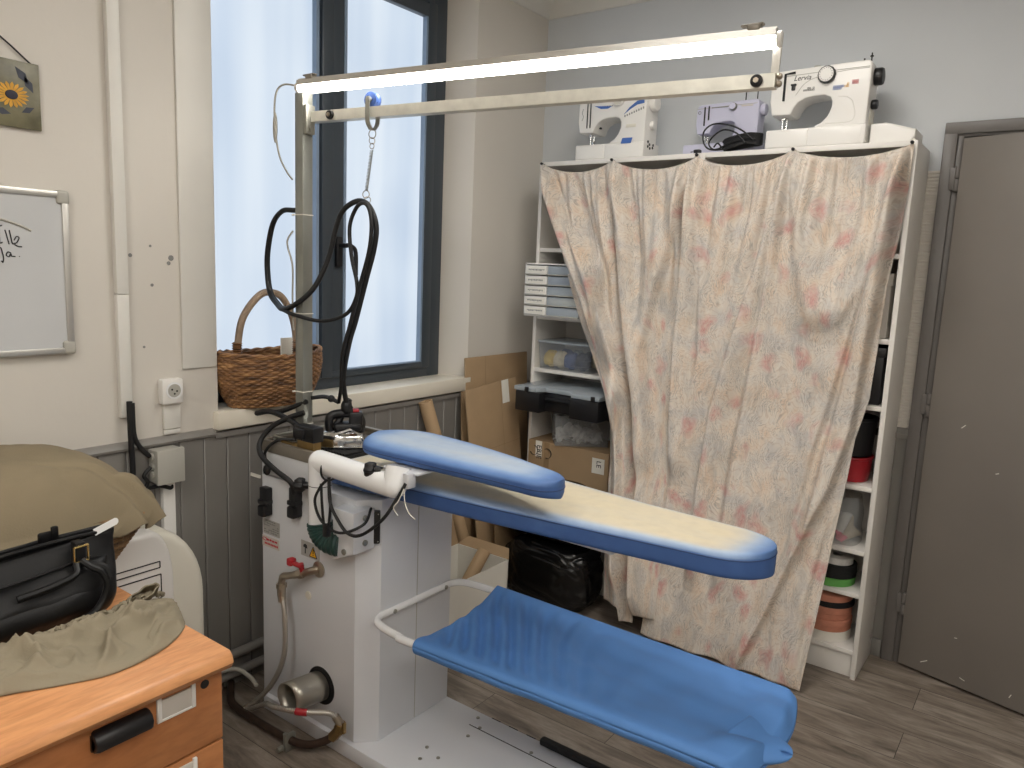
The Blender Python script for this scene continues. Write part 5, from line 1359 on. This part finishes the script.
# ---------------------------------------------------------------- sewing machines on top
def arc(cx, cz, r, a0, a1, n=8, sz=1):
    return [(cx+r*cos(lerp(a0, a1, k/n)), cz+sz*r*sin(lerp(a0, a1, k/n))) for k in range(n+1)]
def sewing(label, x, y, W_, H, D, m, style, rz=0):
    """local frame: x along the arm from the needle end, y depth (front at 0), z up"""
    t = thing('sewing_machine', label, 'sewing machine', (x, y, 2.0205), rz)
    L = lambda mb, nm, mm, par=t, **k: obj(nm, mb, mm, par, world=False, **k)
    bh = H*.24; hw = W_*.20; cw = W_*.30; cx = W_-cw; ar = H*.62
    # base / free arm
    L(MB().prism([(0, .008), (.006, 0), (W_*.98, 0), (W_, .008), (W_, bh), (.004, bh), (0, bh-.005)], .0, D, 'y', .006, seg=3), 'bed', m)
    L(MB().box((W_*.02, -.004, .004), (W_*.44, D*.7, bh-.004), .005).box((W_*.45, -.0025, .004), (W_*.96, .01, bh*.9), .003), 'accessory_tray', m)
    # C-shaped arm: head, arm and column round the opening
    o_ = [(.035, .43), (.005, .60), (.012, .88), (.03, .955), (.075, .975), (.5, .99), (.94, 1.0), (.975, .985), (.995, .94), (.985, .235), (.50, .235), (.49, .262), (.555, .30), (.61, .375), (.64, .47), (.642, .545), (.62, .605), (.565, .632), (.46, .632), (.37, .615), (.305, .575), (.262, .51), (.242, .445), (.225, .425)]
    L(MB().prism([(u*W_, v*H) for u, v in o_], .012, D-.02, 'y', .0055, seg=3), 'arm_body', m, smooth=35)
    fy = .0115
    # top cover line and raised panel
    L(MB().tube([(hw*.1, fy, H*.90), (W_*.5, fy, H*.915), (W_-.01, fy, H*.92)], .0012, 5), 'cover_seam', grey_plastic)
    # needle, presser foot, lever
    L(MB().cyl((hw*.55, D*.45, bh+.108*H/.31), (hw*.55, D*.45, bh+.03), .004).cyl((hw*.55, D*.45, bh+.035), (hw*.55, D*.45, bh+.004), .0014, n=8).cyl((hw*.75, D*.5, bh+.108*H/.31), (hw*.75, D*.5, bh+.02), .0035).box((hw*.5, D*.36, bh+.003), (hw*.95, D*.55, bh+.008), .001).box((hw*.62, D*.45, bh+.008), (hw*.8, D*.55, bh+.025), .002).box((hw*.5, D*.38, bh+.045), (hw*.72, D*.5, bh+.062), .002), 'needle_bar', chrome)
    L(MB().box((hw*.2, .03, bh+.100*H/.31), (hw*.95, D-.04, bh+.107*H/.31), .002), 'head_base', black_plastic)
    L(MB().box((hw*.3, D*.25, bh), (hw*1.25, D*.65, bh+.0015)), 'needle_plate', chrome)
    # hand wheel on the right end
    def wheel(cx_, cz, r, l, mm, nm='hand_wheel'):
        return L(MB().lathe([(r*.55, 0), (r*.9, .002), (r, .006), (r, l-.008), (r*.9, l-.002), (r*.55, l), (.001, l-.001)], n=36, M=Matrix.Translation((cx_, D*.45, cz)) @ Matrix.Rotation(pi/2, 4, 'Y'), rad=lambda th, i: 1+(.02*cos(18*th) if 1 < i < 4 else 0)), nm, mm)
    return t, L, wheel, dict(bh=bh, hw=hw, cw=cw, cx=cx, ar=ar, fy=fy)
def dial(L, x, z, r, m1, m2, y=0.012):
    d_ = L(MB().lathe([(r, 0), (r, .012), (r*.93, .016), (.001, .0165)], n=36, M=Matrix.Translation((x, y, z)) @ Matrix.Rotation(pi/2, 4, 'X'), rad=lambda th, i: 1+(.03*cos(14*th) if i < 2 else 0)), 'stitch_dial', m1)
    L(MB().lathe([(r*.84, 0), (r*.84, .002), (.001, .0022)], n=30, M=Matrix.Translation((x, y-.016, z)) @ Matrix.Rotation(pi/2, 4, 'X')), 'dial_face', m2, par=d_); return d_

# 1: large white one beside the door
t, L, wheel, g = sewing('big white sewing machine with black dial and wheels, rightmost on the bookcase', 1.236, -.275, .362, .295, .15, white_plastic, 1)
W_, H = .362, .295; hw = g['hw']
L(MB().tube([(hw*.75, .0095, H*.60), (hw*.75, .0095, H*.93), (hw*1.25, .0095, H*.94)], 0, sq=(.008, .006)), 'thread_slot', black_slot)
L(MB().box((hw*1.12, .004, H*.72), (hw*1.30, .014, H*.80), .003).box((hw*1.08, .002, H*.775), (hw*1.36, .012, H*.80), .003), 'tension_lever', black_plastic)
dial(L, W_*.57, H*.87, .031, black_plastic, white_plastic)
q = MB()
for k in range(16):
    a = 2*pi*k/16; q.box((W_*.57+.022*cos(a)-.0012, -.0075, H*.87+.022*sin(a)-.0012), (W_*.57+.022*cos(a)+.0012, -.0058, H*.87+.022*sin(a)+.0012))
L(q, 'dial_mark', ink, smooth=0)
wheel(W_-.006, H*.83, .030, .035, black_plastic); wheel(W_-.006, H*.50, .017, .025, black_plastic, 'stitch_knob')
L(MB().box((W_-.008, .05, .02), (W_-.002, .12, H*.45), .002), 'side_panel', cream_plastic)
def sq_row(x0, z0, nx, nz, s, mm, skip=()):
    q = MB()
    for i in range(nx):
        for j in range(nz):
            if (i, j) in skip: continue
            x, z = x0+i*s, z0+j*s
            for (a, b, c, d) in ((0, 0, s*.8, .0012), (0, s*.7, s*.8, s*.7+.0012), (0, 0, .0012, s*.75), (s*.72, 0, s*.72+.0012, s*.75)): q.box((x+a, .0102, z+b), (x+c, .0121, z+d))
    return q
L(sq_row(W_*.345, H*.70, 6, 2, .0068, ink_blue, ((0, 1), (1, 1), (4, 1))), 'stitch_chart', ink_grey, smooth=0)
L(sq_row(W_*.64, H*.68, 5, 2, .0078, ink_blue, ((4, 0),)), 'stitch_chart', ink_blue, smooth=0)
L(sq_row(W_*.75, H*.70, 2, 2, .008, sign_yellow, ((0, 1),)), 'stitch_chart', sign_yellow, smooth=0)
L(sq_row(W_*.82, H*.73, 3, 2, .0075, ink_red), 'stitch_chart', ink_red, smooth=0)
text('name_lettering', 'Lervia', .026, ink, t, WM[t.name] @ Matrix(((1, 0, 0, hw*1.62), (0, 0, -1, .0115), (0, 1, 0, H*.865), (0, 0, 0, 1))), shear=.3)
L(MB().tube(catmull([(hw*1.35, .0118, H*.66), (W_*.36, .0118, H*.80), (W_*.52, .0118, H*.87), (W_*.75, .0118, H*.90), (W_*.97, .0118, H*.905)], 8), .0011, 5), 'styling_line', grey_plastic)
L(MB().tube(catmull([(W_*.70, .0118, H*.60), (W_*.79, .0118, H*.58), (W_*.85, .0118, H*.50), (W_*.855, .0118, H*.30), (W_*.6, .0118, H*.28)], 8), .0016, 5), 'styling_line', trim_paint)
L(MB().cyl((W_*.87, .08, H), (W_*.87, .08, H+.022), .003), 'spool_pin', black_steel)
L(MB().cyl((W_*.95, .06, H), (W_*.95, .06, H+.034), .0025).cyl((W_*.95, .06, H+.02), (W_*.95, .06, H+.024), .006), 'spool_pin', black_steel)
L(MB().cyl((W_*.42, .07, H-.004), (W_*.42, .07, H+.012), .012), 'presser_dial', grey_plastic)

# white slab beside it
t2 = thing('extension_table', 'white plastic extension box lying right of the big sewing machine', 'box', (1.67, -.17, 2.0205))
obj('box_shell', MB().prism([(0, 0), (.135, 0), (.15, .02), (.15, .045), (.05, .075), (.0, .072)], -.06, .10, 'y', .008, seg=3, M=Matrix.Translation((1.608, -.19, 2.0205))), white_plastic, t2)
obj('box_edge', MB().box((1.606, -.245, 2.021), (1.76, -.088, 2.034), .004), cream_plastic, t2)

# 2: small lilac one in the middle
t, L, wheel, g = sewing('small lilac sewing machine in the middle of the bookcase top', .905, -.20, .268, .215, .11, lilac_plastic, 2)
W_, H = .268, .215; hw = g['hw']
L(MB().box((-.045, .0, .012), (.06, .11, .05), .006).box((-.03, .0, .0), (.28, .11, .014), .004), 'free_arm', lilac_plastic)
dial(L, W_*.60, H*.89, .015, ink_grey, lilac_plastic)
L(MB().box((W_*.25, .0105, H*.895), (W_*.52, .0125, H*.915)), 'stitch_scale', ink_grey)
L(MB().box((W_*.72, .0105, H*.88), (W_*.90, .0125, H*.905), .0005), 'name_strip', label_card)
L(MB().tube([(hw*.72, .0105, H*.58), (hw*.72, .0105, H*.93)], 0, sq=(.005, .004)).tube([(hw*1.05, .0105, H*.68), (hw*1.05, .0105, H*.94)], 0, sq=(.005, .004)), 'thread_slot', black_slot)
L(MB().tube([(hw*.3+.006*cos(k*.3), .0105, H*.83+.006*sin(k*.3)) for k in range(21)], .0012, 5), 'thread_guide', ink_grey)
L(MB().box((W_*.70, .003, H*.30), (W_*.78, .013, H*.38), .004), 'reverse_lever', lilac_plastic)
wheel(W_-.006, H*.82, .024, .024, lilac_plastic)
for u_ in (.72, .90): L(MB().cyl((W_*u_, .055, H), (W_*u_, .055, H+.051), .0022), 'spool_pin', black_steel)

# 3: white one with blue swooshes on the left
t, L, wheel, g = sewing('white sewing machine with blue swooshes, leftmost on the bookcase', .362, -.265, .345, .285, .15, white_plastic, 3)
W_, H = .345, .285; hw = g['hw']
L(MB().tube([(hw*.72, .0105, H*.50), (hw*.72, .0105, H*.94)], 0, sq=(.004, .004)).tube([(hw*.95, .0105, H*.50), (hw*.95, .0105, H*.94)], 0, sq=(.004, .004)), 'thread_slot', black_slot)
L(MB().box((hw*1.25, .05, g['bh']+.075), (hw*1.38, .07, g['bh']+.105), .003), 'lever', black_plastic)
dial(L, W_*.60, H*.885, .028, white_plastic, cream_plastic)
q = MB().prism([(W_*.68, H*.66), (W_*.76, H*.76), (W_*.86, H*.84), (W_*.955, H*.86), (W_*.96, H*.80), (W_*.86, H*.785), (W_*.77, H*.73)], .0100, .0122, 'y')
q.prism([(W_*.24, H*.83), (W_*.30, H*.82), (W_*.50, H*.80), (W_*.44, H*.77), (W_*.34, H*.775)], .0100, .0122, 'y')
L(q, 'blue_swoosh', ink_blue, smooth=0)
L(MB().prism([(W_*.68, H*.22), (W_*.70, H*.30), (W_*.84, H*.30), (W_*.82, H*.22)], -.0032, .0, 'y'), 'badge', ink_blue, smooth=0)
q = MB()
for k in range(9): q.box((W_*.69+k*.011, .0102, H*.62+k*.0035), (W_*.69+k*.011+.005, .0122, H*.635+k*.0035+.004))
for k in range(7): q.box((W_*.36+k*.008, .0102, H*.80), (W_*.36+k*.008+.004, .0122, H*.815))
L(q, 'model_lettering', ink_grey, smooth=0)
L(MB().box((W_*.72, .0095, H*.46), (W_*.86, .0125, H*.51), .002), 'display_slot', cream_plastic)
L(MB().tube(catmull([(hw*.3, .0115, H*.62), (hw*.4, .0115, H*.68), (hw*.3, .0115, H*.74), (hw*.38, .0115, H*.8)], 5), .0012, 5), 'thread_mark', ink_grey)
wheel(W_-.006, H*.82, .034, .03, white_plastic); wheel(W_-.006, H*.50, .018, .02, white_plastic, 'stitch_knob')
q = MB()
for dy, dz in ((.04, .05), (.055, .06), (.04, .07), (.06, .045), (.085, .05), (.09, .062)): q.cyl((W_-.001, dy, dz), (W_+.002, dy, dz), .006, n=10)
L(q, 'power_socket', black_plastic)

# coil of black power cord with its plug
t = thing('power_cord', 'coiled black power cord lying between two sewing machines', 'cord', (1.16, -.2, 2.0205))
q = MB(); random.seed(2)
for k in range(9):
    z = 2.028+.006*k*.8; o_ = .01*random.random()
    q.tube(catmull([(1.06+o_, -.262, z), (1.10, -.272-o_, z+.008), (1.16, -.27, z+.014+o_), (1.205, -.262, z+.018), (1.208, -.235, z+.018), (1.15, -.235, z+.012), (1.08+o_, -.24, z+.004)], 6, closed=True), .0042, 6, closed=True)
obj('cord_bundle', q, black_rubber, t)
q = MB().tube(catmull([(1.19, -.275, 2.06), (1.14, -.28, 2.10), (1.08, -.28, 2.125), (1.02, -.28, 2.13), (.985, -.28, 2.105), (.985, -.28, 2.065), (1.01, -.28, 2.035), (1.06, -.278, 2.03), (1.12, -.276, 2.04)], 10), .0034, 8)
q.tube(catmull([(1.16, -.28, 2.05), (1.12, -.283, 2.09), (1.07, -.283, 2.105), (1.03, -.283, 2.085), (1.01, -.282, 2.055), (1.03, -.28, 2.032), (1.06, -.278, 2.038), (1.045, -.278, 2.055), (1.03, -.278, 2.04)], 10), .0034, 8)
obj('cord_loop', q, black_rubber, t)
obj('plug', MB().box((.945, -.285, 2.021), (.975, -.262, 2.036), .005).cyl((.94, -.273, 2.028), (.93, -.273, 2.028), .002), black_plastic, t)
